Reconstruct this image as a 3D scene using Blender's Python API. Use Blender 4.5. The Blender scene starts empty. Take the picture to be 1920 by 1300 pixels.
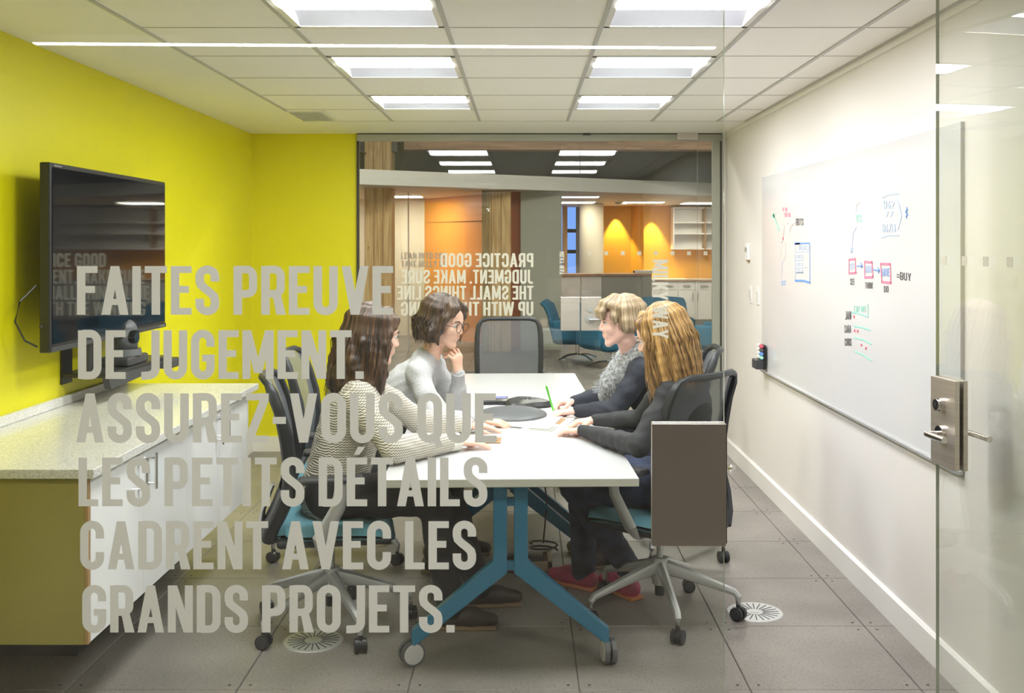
import bpy, bmesh, math, random
import numpy as np
from mathutils import Vector, Matrix
R = math.radians
PI = math.pi
random.seed(7)
scene = bpy.context.scene
col = scene.collection

# ------------------------------------------------------------ camera, world, exposure
CH = 1.585                      # camera height
FP = 1920.0                     # focal length in pixels of the 1920 wide frame
cam_d = bpy.data.cameras.new('camera')
cam_d.sensor_fit = 'HORIZONTAL'; cam_d.sensor_width = 36.0; cam_d.lens = 36.0
cam_d.shift_x = -21 / 1920.0; cam_d.shift_y = -190 / 1920.0
cam_d.clip_start = 0.05
cam = bpy.data.objects.new('camera', cam_d); col.objects.link(cam)
cam.location = (0, 0, CH); cam.rotation_euler = (R(90), 0, 0)
scene.camera = cam
w = bpy.data.worlds.new('world'); scene.world = w; w.use_nodes = True
w.node_tree.nodes['Background'].inputs[0].default_value = (0.10, 0.17, 0.42, 1)
w.node_tree.nodes['Background'].inputs[1].default_value = 0.6
scene.view_settings.view_transform = 'Standard'
scene.view_settings.look = 'None'
scene.view_settings.gamma = 1.0
scene.view_settings.use_curve_mapping = False
scene.view_settings.exposure = 1.04
cy = scene.cycles
cy.max_bounces = 12; cy.diffuse_bounces = 8; cy.glossy_bounces = 5
cy.transmission_bounces = 6; cy.transparent_max_bounces = 32
cy.use_denoising = True
cy.sample_clamp_indirect = 6.0
cy.caustics_reflective = False; cy.caustics_refractive = False
ROOM_LIGHT = 20.0
HALL_LIGHT = 34.0
BACK_LIGHT = 11.5
OPEN_FILL = 100.0

# ------------------------------------------------------------ materials
def newmat(name):
    m = bpy.data.materials.new(name); m.use_nodes = True
    nt = m.node_tree
    return m, nt, nt.nodes['Principled BSDF'], nt.nodes['Material Output']

def mat(name, c, rough=0.5, metal=0.0, var=0.0, vscale=20.0, bump=0.0, bscale=60.0, spec=0.5, stretch=None, c2=None):
    m, nt, b, out = newmat(name)
    b.inputs['Base Color'].default_value = (*c, 1)
    b.inputs['Roughness'].default_value = rough
    b.inputs['Metallic'].default_value = metal
    b.inputs['Specular IOR Level'].default_value = spec
    tc = nt.nodes.new('ShaderNodeTexCoord')
    src = tc.outputs['Object']
    if stretch:
        mp = nt.nodes.new('ShaderNodeMapping'); mp.inputs['Scale'].default_value = stretch
        nt.links.new(src, mp.inputs['Vector']); src = mp.outputs['Vector']
    if var > 0 or c2:
        n = nt.nodes.new('ShaderNodeTexNoise'); n.inputs['Scale'].default_value = vscale; n.inputs['Detail'].default_value = 4
        nt.links.new(src, n.inputs['Vector'])
        mx = nt.nodes.new('ShaderNodeMix'); mx.data_type = 'RGBA'
        rm = nt.nodes.new('ShaderNodeMapRange'); rm.inputs[1].default_value = .35; rm.inputs[2].default_value = .65
        nt.links.new(n.outputs['Fac'], rm.inputs[0]); nt.links.new(rm.outputs[0], mx.inputs[0])
        mx.inputs[6].default_value = (*[v * (1 - var) for v in c], 1)
        cc = c2 if c2 else [min(1, v * (1 + var)) for v in c]
        mx.inputs[7].default_value = (*cc, 1)
        nt.links.new(mx.outputs[2], b.inputs['Base Color'])
    if bump > 0:
        n2 = nt.nodes.new('ShaderNodeTexNoise'); n2.inputs['Scale'].default_value = bscale; n2.inputs['Detail'].default_value = 3
        nt.links.new(src, n2.inputs['Vector'])
        bp = nt.nodes.new('ShaderNodeBump'); bp.inputs['Strength'].default_value = bump; bp.inputs['Distance'].default_value = 0.01
        nt.links.new(n2.outputs['Fac'], bp.inputs['Height']); nt.links.new(bp.outputs['Normal'], b.inputs['Normal'])
    return m

def emis(name, c, s):
    m = bpy.data.materials.new(name); m.use_nodes = True
    nt = m.node_tree; nt.nodes.clear()
    e = nt.nodes.new('ShaderNodeEmission'); e.inputs[0].default_value = (*c, 1); e.inputs[1].default_value = s
    o = nt.nodes.new('ShaderNodeOutputMaterial'); nt.links.new(e.outputs[0], o.inputs[0])
    return m

def glassmat(name, tint, refl=1.0):
    m = bpy.data.materials.new(name); m.use_nodes = True
    nt = m.node_tree; nt.nodes.clear(); N = nt.nodes.new; L = nt.links.new
    geo = N('ShaderNodeNewGeometry')
    mr = N('ShaderNodeMapRange'); mr.inputs[3].default_value = 1.5; mr.inputs[4].default_value = 1 / 1.5
    L(geo.outputs['Backfacing'], mr.inputs[0])
    fr = N('ShaderNodeFresnel'); L(mr.outputs[0], fr.inputs['IOR'])
    mul = N('ShaderNodeMath'); mul.operation = 'MULTIPLY'; mul.inputs[1].default_value = refl; mul.use_clamp = True
    L(fr.outputs[0], mul.inputs[0])
    t = N('ShaderNodeBsdfTransparent'); t.inputs[0].default_value = (*tint, 1)
    g = N('ShaderNodeBsdfGlossy'); g.inputs['Roughness'].default_value = 0.0; g.inputs[0].default_value = (1, 1, 1, 1)
    mx = N('ShaderNodeMixShader'); L(mul.outputs[0], mx.inputs[0]); L(t.outputs[0], mx.inputs[1]); L(g.outputs[0], mx.inputs[2])
    o = N('ShaderNodeOutputMaterial'); L(mx.outputs[0], o.inputs[0])
    return m

def vinylmat(name, c, trans=0.5):
    m = bpy.data.materials.new(name); m.use_nodes = True
    nt = m.node_tree; nt.nodes.clear(); N = nt.nodes.new; L = nt.links.new
    d = N('ShaderNodeBsdfDiffuse'); d.inputs[0].default_value = (*c, 1)
    t = N('ShaderNodeBsdfTranslucent'); t.inputs[0].default_value = (*c, 1)
    mx = N('ShaderNodeMixShader'); mx.inputs[0].default_value = trans
    L(d.outputs[0], mx.inputs[1]); L(t.outputs[0], mx.inputs[2])
    o = N('ShaderNodeOutputMaterial'); L(mx.outputs[0], o.inputs[0])
    return m

def woodmat(name, c1, c2, axis='Z', scale=6.0, rough=0.55):
    m, nt, b, out = newmat(name); N = nt.nodes.new; L = nt.links.new
    tc = N('ShaderNodeTexCoord'); mp = N('ShaderNodeMapping')
    s = {'Z': (9, 9, .7), 'X': (.7, 9, 9), 'Y': (9, .7, 9)}[axis]
    mp.inputs['Scale'].default_value = s; L(tc.outputs['Object'], mp.inputs['Vector'])
    n = N('ShaderNodeTexNoise'); n.inputs['Scale'].default_value = scale / 3; n.inputs['Detail'].default_value = 6; n.inputs['Distortion'].default_value = 1.2
    L(mp.outputs[0], n.inputs['Vector'])
    cr = N('ShaderNodeValToRGB'); cr.color_ramp.elements[0].position = .35; cr.color_ramp.elements[1].position = .68
    cr.color_ramp.elements[0].color = (*c1, 1); cr.color_ramp.elements[1].color = (*c2, 1)
    L(n.outputs['Fac'], cr.inputs[0])
    v = N('ShaderNodeTexVoronoi'); v.inputs['Scale'].default_value = 3.5
    mp2 = N('ShaderNodeMapping'); mp2.inputs['Scale'].default_value = {'Z': (1.6, 1.6, .9), 'X': (.9, 1.6, 1.6), 'Y': (1.6, .9, 1.6)}[axis]
    L(tc.outputs['Object'], mp2.inputs['Vector']); L(mp2.outputs[0], v.inputs['Vector'])
    k = N('ShaderNodeMath'); k.operation = 'LESS_THAN'; k.inputs[1].default_value = 0.075; L(v.outputs['Distance'], k.inputs[0])
    mx = N('ShaderNodeMix'); mx.data_type = 'RGBA'; L(k.outputs[0], mx.inputs[0]); L(cr.outputs[0], mx.inputs[6])
    mx.inputs[7].default_value = (c1[0] * .3, c1[1] * .25, c1[2] * .2, 1)
    L(mx.outputs[2], b.inputs['Base Color']); b.inputs['Roughness'].default_value = rough
    return m

def concretemat(name, base, lines=None):
    m, nt, b, out = newmat(name); N = nt.nodes.new; L = nt.links.new
    geo = N('ShaderNodeNewGeometry')
    n = N('ShaderNodeTexNoise'); n.inputs['Scale'].default_value = 2.2; n.inputs['Detail'].default_value = 6; L(geo.outputs['Position'], n.inputs['Vector'])
    n2 = N('ShaderNodeTexNoise'); n2.inputs['Scale'].default_value = 90; n2.inputs['Detail'].default_value = 3; L(geo.outputs['Position'], n2.inputs['Vector'])
    v = N('ShaderNodeTexVoronoi'); v.inputs['Scale'].default_value = 85; L(geo.outputs['Position'], v.inputs['Vector'])
    sp = N('ShaderNodeMath'); sp.operation = 'LESS_THAN'; sp.inputs[1].default_value = 0.20; L(v.outputs['Distance'], sp.inputs[0])
    rn = N('ShaderNodeMath'); rn.operation = 'GREATER_THAN'; rn.inputs[1].default_value = 0.62
    sx = N('ShaderNodeSeparateColor'); L(v.outputs['Color'], sx.inputs[0]); L(sx.outputs[0], rn.inputs[0])
    an = N('ShaderNodeMath'); an.operation = 'MULTIPLY'; L(sp.outputs[0], an.inputs[0]); L(rn.outputs[0], an.inputs[1])
    cr = N('ShaderNodeValToRGB'); cr.color_ramp.elements[0].position = .3; cr.color_ramp.elements[1].position = .72
    cr.color_ramp.elements[0].color = (*[x * .80 for x in base], 1); cr.color_ramp.elements[1].color = (*[x * 1.2 for x in base], 1)
    L(n.outputs['Fac'], cr.inputs[0])
    m2 = N('ShaderNodeMix'); m2.data_type = 'RGBA'; m2.blend_type = 'OVERLAY'; m2.inputs[0].default_value = .35
    L(cr.outputs[0], m2.inputs[6]); L(n2.outputs['Fac'], m2.inputs[7])
    m3 = N('ShaderNodeMix'); m3.data_type = 'RGBA'; L(an.outputs[0], m3.inputs[0]); L(m2.outputs[2], m3.inputs[6])
    m3.inputs[7].default_value = (*[x * .32 for x in base], 1)
    last = m3.outputs[2]
    if lines:
        br = N('ShaderNodeTexBrick'); br.offset = 0; br.inputs['Scale'].default_value = 1; br.inputs['Mortar Size'].default_value = .006
        br.inputs['Brick Width'].default_value = .61; br.inputs['Row Height'].default_value = .61
        mp = N('ShaderNodeMapping'); mp.inputs['Location'].default_value = lines
        L(geo.outputs['Position'], mp.inputs['Vector']); L(mp.outputs[0], br.inputs['Vector'])
        m4 = N('ShaderNodeMix'); m4.data_type = 'RGBA'; L(br.outputs['Fac'], m4.inputs[0]); L(last, m4.inputs[6])
        m4.inputs[7].default_value = (*[x * .4 for x in base], 1); last = m4.outputs[2]
    L(last, b.inputs['Base Color']); b.inputs['Roughness'].default_value = .42
    return m

def quartzmat(name):
    m, nt, b, out = newmat(name); N = nt.nodes.new; L = nt.links.new
    geo = N('ShaderNodeNewGeometry')
    v = N('ShaderNodeTexVoronoi'); v.inputs['Scale'].default_value = 210; L(geo.outputs['Position'], v.inputs['Vector'])
    sx = N('ShaderNodeSeparateColor'); L(v.outputs['Color'], sx.inputs[0])
    cr = N('ShaderNodeValToRGB'); cr.color_ramp.interpolation = 'CONSTANT'
    e = cr.color_ramp.elements; e[0].position = 0; e[0].color = (.60, .59, .55, 1); e[1].position = .18; e[1].color = (.72, .71, .67, 1)
    x = e.new(.8); x.color = (.85, .84, .8, 1)
    L(sx.outputs[0], cr.inputs[0]); L(cr.outputs[0], b.inputs['Base Color']); b.inputs['Roughness'].default_value = .16
    return m

def knitmat(name, c, dark, scale=1.0):
    m, nt, b, out = newmat(name); N = nt.nodes.new; L = nt.links.new
    tc = N('ShaderNodeTexCoord'); sep = N('ShaderNodeSeparateXYZ'); L(tc.outputs['Object'], sep.inputs[0])
    def math_(op, a, bb=None, v=None):
        q = N('ShaderNodeMath'); q.operation = op
        L(a, q.inputs[0])
        if bb is not None: L(bb, q.inputs[1])
        if v is not None: q.inputs[1].default_value = v
        return q.outputs[0]
    h = math_('ADD', sep.outputs['X'], sep.outputs['Y'])
    hs = math_('SINE', math_('MULTIPLY', h, v=420 * scale))
    zz = math_('ADD', math_('MULTIPLY', sep.outputs['Z'], v=560 * scale), math_('MULTIPLY', hs, v=1.3))
    s = math_('SINE', zz)
    rm = N('ShaderNodeMapRange'); rm.inputs[1].default_value = -.9; rm.inputs[2].default_value = .1; L(s, rm.inputs[0])
    mx = N('ShaderNodeMix'); mx.data_type = 'RGBA'; L(rm.outputs[0], mx.inputs[0])
    mx.inputs[6].default_value = (*dark, 1); mx.inputs[7].default_value = (*c, 1)
    L(mx.outputs[2], b.inputs['Base Color']); b.inputs['Roughness'].default_value = .95; b.inputs['Specular IOR Level'].default_value = .1
    bp = N('ShaderNodeBump'); bp.inputs['Strength'].default_value = .5; bp.inputs['Distance'].default_value = .004
    L(s, bp.inputs['Height']); L(bp.outputs[0], b.inputs['Normal'])
    return m

def meshfabric(name, c, alpha):
    m, nt, b, out = newmat(name); N = nt.nodes.new; L = nt.links.new
    b.inputs['Base Color'].default_value = (*c, 1); b.inputs['Roughness'].default_value = .7
    t = N('ShaderNodeBsdfTransparent'); mx = N('ShaderNodeMixShader'); mx.inputs[0].default_value = alpha
    L(t.outputs[0], mx.inputs[1]); L(b.outputs[0], mx.inputs[2]); L(mx.outputs[0], out.inputs[0])
    return m

def hairmat(name, c1, c2, sc=1.0):
    m, nt, b, out = newmat(name); N = nt.nodes.new; L = nt.links.new
    tc = N('ShaderNodeAttribute'); tc.attribute_name = 'flow'; mp = N('ShaderNodeMapping'); mp.inputs['Scale'].default_value = (13 * sc, 13 * sc, 3.5)
    L(tc.outputs['Vector'], mp.inputs['Vector'])
    n = N('ShaderNodeTexNoise'); n.inputs['Scale'].default_value = 1; n.inputs['Detail'].default_value = 5; n.inputs['Distortion'].default_value = .6
    L(mp.outputs[0], n.inputs['Vector'])
    cr = N('ShaderNodeValToRGB'); cr.color_ramp.elements[0].position = .36; cr.color_ramp.elements[1].position = .66
    cr.color_ramp.elements[0].color = (*c1, 1); cr.color_ramp.elements[1].color = (*c2, 1)
    L(n.outputs['Fac'], cr.inputs[0]); L(cr.outputs[0], b.inputs['Base Color'])
    bp = N('ShaderNodeBump'); bp.inputs['Strength'].default_value = .55; bp.inputs['Distance'].default_value = .005
    L(n.outputs['Fac'], bp.inputs['Height']); L(bp.outputs[0], b.inputs['Normal'])
    b.inputs['Roughness'].default_value = .42; b.inputs['Specular IOR Level'].default_value = .5
    return m

def skinmat(name, c):
    m = mat(name, c, .48, var=.06, vscale=35)
    b = m.node_tree.nodes['Principled BSDF']
    b.inputs['Subsurface Weight'].default_value = .12
    b.inputs['Subsurface Radius'].default_value = (.02, .008, .005)
    b.inputs['Subsurface Scale'].default_value = .4
    return m

K = {}
K['white_wall'] = mat('white_wall', (.755, .72, .685), .6, bump=.04, bscale=220)
K['yellow_wall'] = mat('yellow_wall', (.74, .685, .0015), .38, bump=.03, bscale=200)
K['white_gloss'] = mat('white_gloss', (.67, .67, .675), .12)
K['door_gloss'] = mat('door_gloss', (.92, .92, .92), .14)
K['white_trim'] = mat('white_trim', (.82, .80, .77), .35)
K['tile_ceiling'] = mat('tile_ceiling', (.93, .90, .86), .9, bump=.12, bscale=400)
K['grid_metal'] = mat('grid_metal', (.50, .49, .47), .5)
K['soffit'] = mat('soffit', (.88, .86, .81), .7)
K['concrete'] = concretemat('concrete', (.235, .213, .192))
K['concrete_far'] = concretemat('concrete_far', (.235, .213, .192), (.41 + .30, -4.26, 0))
K['joint'] = mat('joint', (.16, .145, .13), .8)
K['dark_gap'] = mat('dark_gap', (.05, .045, .04), .9)
K['screw'] = mat('screw', (.06, .055, .05), .5, metal=.6)
K['glass'] = glassmat('glass', (.955, .968, .945))
K['glass_back'] = glassmat('glass_back', (.95, .965, .945), 1.35)
K['glass_edge'] = mat('glass_edge', (.48, .54, .44), .15)
K['vinyl'] = vinylmat('vinyl', (.61, .60, .56), .45)
K['vinyl_back'] = vinylmat('vinyl_back', (.80, .77, .68), .5)
K['steel'] = mat('brushed_steel', (.66, .60, .54), .42, metal=.9, var=.06, vscale=4, stretch=(1, 1, 30), bump=.02, bscale=200)
K['steel_dark'] = mat('satin_steel', (.40, .36, .32), .36, metal=1.0, var=.05, vscale=3)
K['chrome'] = mat('chrome', (.75, .73, .70), .12, metal=1.0)
K['aluminium'] = mat('aluminium', (.58, .59, .59), .38, metal=.55)
K['black_plastic'] = mat('black_plastic', (.018, .018, .02), .38)
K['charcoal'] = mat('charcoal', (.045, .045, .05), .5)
K['screen'] = mat('screen', (.004, .005, .008), .03, spec=.7)
K['chair_mesh'] = meshfabric('chair_mesh', (.13, .14, .16), .66)
K['chair_frame'] = mat('chair_frame', (.022, .024, .029), .42)
K['teal'] = mat('teal_fabric', (.12, .31, .38), .9, var=.12, vscale=250, bump=.3, bscale=300)
K['blue_leg'] = mat('blue_leg', (.028, .185, .33), .33)
K['table_white'] = mat('table_white', (.57, .57, .58), .24)
K['table_edge'] = mat('table_edge', (.60, .61, .55), .4)
K['quartz'] = quartzmat('quartz')
K['yellow_bounce'] = mat('bounce_tinted_panel', (.36, .31, .085), .25, var=.04, vscale=1.5)  # yellow bounce on the pale end panel, put into its base colour
K['ply'] = woodmat('ply_edge', (.30, .17, .06), (.45, .28, .12))
K['wood'] = woodmat('glulam', (.50, .30, .11), (.80, .56, .27))
K['wood_x'] = woodmat('glulam_beam', (.30, .17, .10), (.52, .32, .20), 'X')
K['orange'] = mat('orange_wall', (.78, .27, .045), .5, var=.05, vscale=1.2)
K['rust'] = mat('rust_wall', (.36, .10, .025), .5)
K['cream'] = mat('cream_wall', (.74, .66, .52), .6)
K['greygreen'] = mat('frosted_panel', (.40, .40, .34), .35)
K['amber'] = mat('amber_wall', (.72, .35, .02), .5)
K['blue_fabric'] = mat('blue_fabric', (.006, .125, .235), .85, var=.08, vscale=60)
K['cab_white'] = mat('cabinet_white', (.80, .78, .76), .35)
K['grey_panel'] = mat('grey_panel', (.36, .36, .33), .4)
K['dark_ceiling'] = mat('dark_ceiling', (.08, .08, .085), .8)
K['hall_wall'] = mat('hall_wall', (.36, .35, .32), .7)
K['light'] = emis('light_lens', (.955, .97, 1.0), ROOM_LIGHT)
K['hall_light'] = emis('hall_light', (1.0, .97, .90), HALL_LIGHT)
K['back_light'] = emis('back_light', (1.0, .93, .82), BACK_LIGHT)
K['open_fill'] = emis('open_fill', (1.0, .95, .88), OPEN_FILL)
K['left_light'] = emis('left_light', (1.0, .95, .88), 34.0)
K['reflector'] = mat('light_reflector', (.40, .40, .44), .4)
K['night'] = emis('night_window', (.16, .30, .75), .9)
K['skin_a'] = skinmat('skin_a', (.78, .49, .38))
K['skin_b'] = skinmat('skin_b', (.74, .46, .34))
K['skin_c'] = skinmat('skin_c', (.80, .50, .42))
K['skin_d'] = skinmat('skin_d', (.80, .50, .38))
K['lips'] = mat('lips', (.62, .28, .24), .4)
K['eye'] = mat('eye_white', (.75, .73, .70), .2)
K['iris'] = mat('iris', (.04, .025, .015), .15)
K['hair_brown'] = hairmat('hair_brown', (.015, .008, .005), (.13, .065, .03))
K['hair_dark'] = hairmat('hair_dark', (.018, .010, .006), (.10, .058, .032))
K['hair_blond'] = hairmat('hair_blond', (.17, .11, .06), (.50, .38, .24))
K['hair_gold'] = hairmat('hair_gold', (.09, .038, .010), (.60, .35, .12))
K['knit'] = knitmat('cream_knit', (.74, .70, .62), (.28, .25, .20), 1.1)
K['cuff'] = mat('knit_cuff', (.78, .75, .68), .9, bump=.4, bscale=150)
K['grey_sweater'] = mat('grey_sweater', (.46, .46, .47), .95, var=.10, vscale=120, bump=.35, bscale=160)
K['navy'] = mat('navy_jacket', (.016, .020, .034), .75, bump=.2, bscale=60)
K['black_top'] = mat('black_top', (.020, .021, .025), .7, bump=.2, bscale=50)
K['denim'] = mat('dark_denim', (.030, .042, .085), .85, var=.35, vscale=18)
K['trouser'] = mat('dark_trousers', (.018, .017, .018), .85)
K['fur'] = mat('grey_fur', (.30, .31, .32), .85, var=.6, vscale=70)
K['pink_shoe'] = mat('pink_shoe', (.50, .06, .13), .6)
K['orange_sole'] = mat('orange_sole', (.55, .18, .07), .7)
K['boot'] = mat('dark_boot', (.035, .024, .02), .5)
K['boot_sole'] = mat('boot_sole', (.22, .15, .08), .7)
K['paper'] = mat('paper', (.82, .81, .80), .7)
K['green_pen'] = mat('green_pen', (.12, .60, .04), .3)
K['red'] = mat('ink_red', (.85, .10, .16), .6)
K['pink'] = mat('ink_pink', (.86, .22, .34), .6)
K['blue'] = mat('ink_blue', (.16, .32, .72), .6)
K['pale_blue'] = mat('ink_pale_blue', (.50, .60, .82), .6)
K['green'] = mat('ink_green', (.35, .76, .60), .6)
K['ink'] = mat('ink_black', (.10, .09, .09), .6)
K['faint'] = mat('ink_faint', (.58, .54, .54), .6)
K['tan'] = mat('clipboard_tan', (.38, .23, .11), .5)
K['phone_grey'] = mat('phone_grey', (.11, .115, .12), .45)
K['lcd'] = mat('lcd', (.25, .25, .55), .2)
K['box_tan'] = mat('box_tan', (.42, .33, .22), .6)

# ------------------------------------------------------------ object helpers
def world_mat(o):
    m = o.matrix_basis.copy(); p = o.parent
    while p: m = p.matrix_basis @ m; p = p.parent
    return m

def link(name, me, parent=None, world=False):
    o = bpy.data.objects.new(name, me); col.objects.link(o)
    if parent is not None:
        o.parent = parent
        if world: me.transform(world_mat(parent).inverted())
    return o

def thing(name, label, cat, loc=(0, 0, 0), rotz=0.0, group=None):
    o = bpy.data.objects.new(name, None); col.objects.link(o)
    o.empty_display_size = .1
    o.matrix_basis = Matrix.Translation(Vector(loc)) @ Matrix.Rotation(rotz, 4, 'Z')
    o['label'] = label; o['category'] = cat
    if group: o['group'] = group
    return o

def struct_empty(name, loc=(0, 0, 0)):
    o = bpy.data.objects.new(name, None); col.objects.link(o); o.matrix_basis = Matrix.Translation(Vector(loc))
    o['kind'] = 'structure'
    return o

def tag(o, label, cat, group=None):
    o['label'] = label; o['category'] = cat
    if group: o['group'] = group
    return o

def struct(o):
    o['kind'] = 'structure'; return o

def copy_tree(o, parent=None):
    c = o.copy(); col.objects.link(c); c.parent = parent
    for ch in [x for x in bpy.data.objects if x.parent == o]: copy_tree(ch, c)
    return c

class MB:
    def __init__(s): s.bm = bmesh.new()
    def box(s, c, d, rot=None, mi=0):
        m = Matrix.Translation(Vector(c))
        if rot is not None: m = m @ (rot if isinstance(rot, Matrix) else Matrix.Rotation(rot, 4, 'Z'))
        m = m @ Matrix.Diagonal((d[0], d[1], d[2], 1))
        r = bmesh.ops.create_cube(s.bm, size=1, matrix=m)
        fs = set(f for v in r['verts'] for f in v.link_faces)
        for f in fs: f.material_index = mi
        return s
    def span(s, a, b, mi=0):
        return s.box([(a[i] + b[i]) / 2 for i in range(3)], [abs(b[i] - a[i]) for i in range(3)], mi=mi)
    def rbox(s, c, d, r=.01, seg=2, rot=None, mi=0):
        m = Matrix.Translation(Vector(c))
        if rot is not None: m = m @ (rot if isinstance(rot, Matrix) else Matrix.Rotation(rot, 4, 'Z'))
        m = m @ Matrix.Diagonal((d[0], d[1], d[2], 1))
        q = bmesh.ops.create_cube(s.bm, size=1, matrix=m)
        es = list(set(e for v in q['verts'] for e in v.link_edges))
        for f in set(f for v in q['verts'] for f in v.link_faces): f.material_index = mi
        bmesh.ops.bevel(s.bm, geom=es, offset=min(r, min(d) * .49), segments=seg, affect='EDGES', profile=.5)
        return s
    def cyl(s, p0, p1, r0, r1=None, seg=16, mi=0):
        p0 = Vector(p0); p1 = Vector(p1); r1 = r0 if r1 is None else r1
        d = p1 - p0; q = d.to_track_quat('Z', 'Y').to_matrix().to_4x4()
        m = Matrix.Translation((p0 + p1) / 2) @ q
        r = bmesh.ops.create_cone(s.bm, cap_ends=True, segments=seg, radius1=max(r0, 1e-4), radius2=max(r1, 1e-4), depth=d.length, matrix=m)
        for f in set(f for v in r['verts'] for f in v.link_faces): f.material_index = mi
        return s
    def sph(s, c, r, sc=(1, 1, 1), seg=16, rot=None, mi=0):
        m = Matrix.Translation(Vector(c))
        if rot is not None: m = m @ rot
        m = m @ Matrix.Diagonal((sc[0] * r, sc[1] * r, sc[2] * r, 1))
        q = bmesh.ops.create_uvsphere(s.bm, u_segments=seg, v_segments=seg // 2 + 2, radius=1, matrix=m)
        for f in set(f for v in q['verts'] for f in v.link_faces): f.material_index = mi
        return s
    def tube(s, pts, rad, seg=8, flat=None, mi=0, closed=False):
        """sweep an ellipse (rad or [(a,b)] per point) along pts; a = across 'flat' axis, b = along it"""
        pts = [Vector(p) for p in pts]; n = len(pts); rings = []
        for i, p in enumerate(pts):
            if closed: t = pts[(i + 1) % n] - pts[i - 1]
            else: t = pts[min(i + 1, n - 1)] - pts[max(i - 1, 0)]
            t.normalize()
            up = Vector(flat) if flat else (Vector((0, 0, 1)) if abs(t.z) < .9 else Vector((0, 1, 0)))
            a = t.cross(up)
            if a.length < 1e-4: a = t.cross(Vector((1, 0, 0)))
            a.normalize(); b = a.cross(t).normalized()
            r = rad[i] if isinstance(rad, list) else rad
            ra, rb = r if isinstance(r, tuple) else (r, r)
            rings.append([s.bm.verts.new(p + a * math.cos(2 * PI * k / seg) * ra + b * math.sin(2 * PI * k / seg) * rb) for k in range(seg)])
        m = n if closed else n - 1
        for i in range(m):
            A = rings[i]; B = rings[(i + 1) % n]
            for k in range(seg):
                f = s.bm.faces.new((A[k], A[(k + 1) % seg], B[(k + 1) % seg], B[k])); f.material_index = mi
        if not closed:
            f = s.bm.faces.new(rings[0][::-1]); f.material_index = mi
            f = s.bm.faces.new(rings[-1]); f.material_index = mi
        return s
    def prism(s, poly, axis, a, b, mi=0):
        """extrude 2D polygon; axis 'x': poly is (y,z); 'y': (x,z); 'z': (x,y)"""
        def P(u, v, w_): return {'x': (w_, u, v), 'y': (u, w_, v), 'z': (u, v, w_)}[axis]
        A = [s.bm.verts.new(P(u, v, a)) for u, v in poly]; B = [s.bm.verts.new(P(u, v, b)) for u, v in poly]
        n = len(poly)
        fs = [s.bm.faces.new(A), s.bm.faces.new(B[::-1])]
        for i in range(n): fs.append(s.bm.faces.new((A[i], B[i], B[(i + 1) % n], A[(i + 1) % n])))
        for f in fs: f.material_index = mi
        return s
    def grid(s, P, mi=0):
        """P[i][j] points -> quads"""
        V = [[s.bm.verts.new(p) for p in row] for row in P]
        for i in range(len(V) - 1):
            for j in range(len(V[0]) - 1):
                f = s.bm.faces.new((V[i][j], V[i][j + 1], V[i + 1][j + 1], V[i + 1][j])); f.material_index = mi
        return s
    def poly(s, pts, mi=0):
        f = s.bm.faces.new([s.bm.verts.new(p) for p in pts]); f.material_index = mi; return s
    def build(s, name, mats, parent=None, smooth=False, world=False, recalc=True, bevel=0):
        if recalc: bmesh.ops.recalc_face_normals(s.bm, faces=s.bm.faces)
        me = bpy.data.meshes.new(name); s.bm.to_mesh(me); s.bm.free()
        if not isinstance(mats, (list, tuple)): mats = [mats]
        for m in mats: me.materials.append(K[m])
        if smooth:
            for p in me.polygons: p.use_smooth = True
            if smooth != 'all': me.set_sharp_from_angle(angle=R(40))
        o = link(name, me, parent, world)
        if bevel:
            md = o.modifiers.new('bevel', 'BEVEL'); md.width = bevel; md.segments = 2; md.limit_method = 'ANGLE'
        return o

def W(x, y, Y): return Vector(((x - 981) * Y / FP, Y, CH - (y - 460) * Y / FP))

# ------------------------------------------------------------ room dimensions
XL, XR = -2.09, 1.558
YF, YB = 2.5, 7.88
ZC = 2.444
GX = .49                       # free edge of the fixed front pane
BX0, BX1 = -1.263, 1.512       # back glass opening

# ---- floor
floor = struct_empty('floor', (0, 0, 0))
MB().span((-4.3, -3.6, -.06), (6.6, 22.6, -.006)).build('subfloor', 'joint', floor)
xl = [-4.3] + [-4.07 + .61 * i for i in range(10)] + [1.9]
xl = [-4.3, -4.07, -3.46, -2.85, -2.24, -1.63, -1.02, -.41, .20, .81, 1.42, 2.03, 2.64]
yl = [3.65 - .61 * 2 + .61 * i for i in range(0, 14)]
tile_me = {}
def tile(x0, x1, y0, y1):
    kx = (round(x1 - x0, 3), round(y1 - y0, 3))
    if kx not in tile_me:
        mb = MB(); mb.rbox((0, 0, -.0028), (kx[0] - .003, kx[1] - .003, .0056), .0025, 1)
        o = mb.build('floor_tile', 'concrete', floor); tile_me[kx] = o.data
    else: o = link('floor_tile', tile_me[kx], floor)
    o.location = ((x0 + x1) / 2, (y0 + y1) / 2, 0)
for i in range(4, len(xl) - 1):
    for j in range(len(yl) - 1):
        x0, x1 = xl[i], xl[i + 1]
        if yl[j] < 7.9 and x0 > 1.5: continue
        tile(x0, x1, yl[j], yl[j + 1])
sc_ = MB()
for x in xl[5:11]:
    for y in yl[:9]:
        for sx in (-1, 1):
            for sy in (-1, 1):
                sc_.cyl((x + sx * .038, y + sy * .038, -.002), (x + sx * .038, y + sy * .038, .0008), .0055, seg=8)
o = sc_.build('tile_screws', 'screw', floor); o['kind'] = 'stuff'
MB().span((-4.3, -3.6, -.0058), (6.6, yl[0] - .003, .0)).build('hall_floor', 'concrete', floor)
MB().span((-4.3, yl[-1] + .003, -.0058), (6.6, 22.6, 0)).build('far_floor', 'concrete_far', floor)
MB().span((2.645, 7.9, -.0058), (6.6, yl[-1], 0)).build('side_floor', 'concrete_far', floor)
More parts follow.
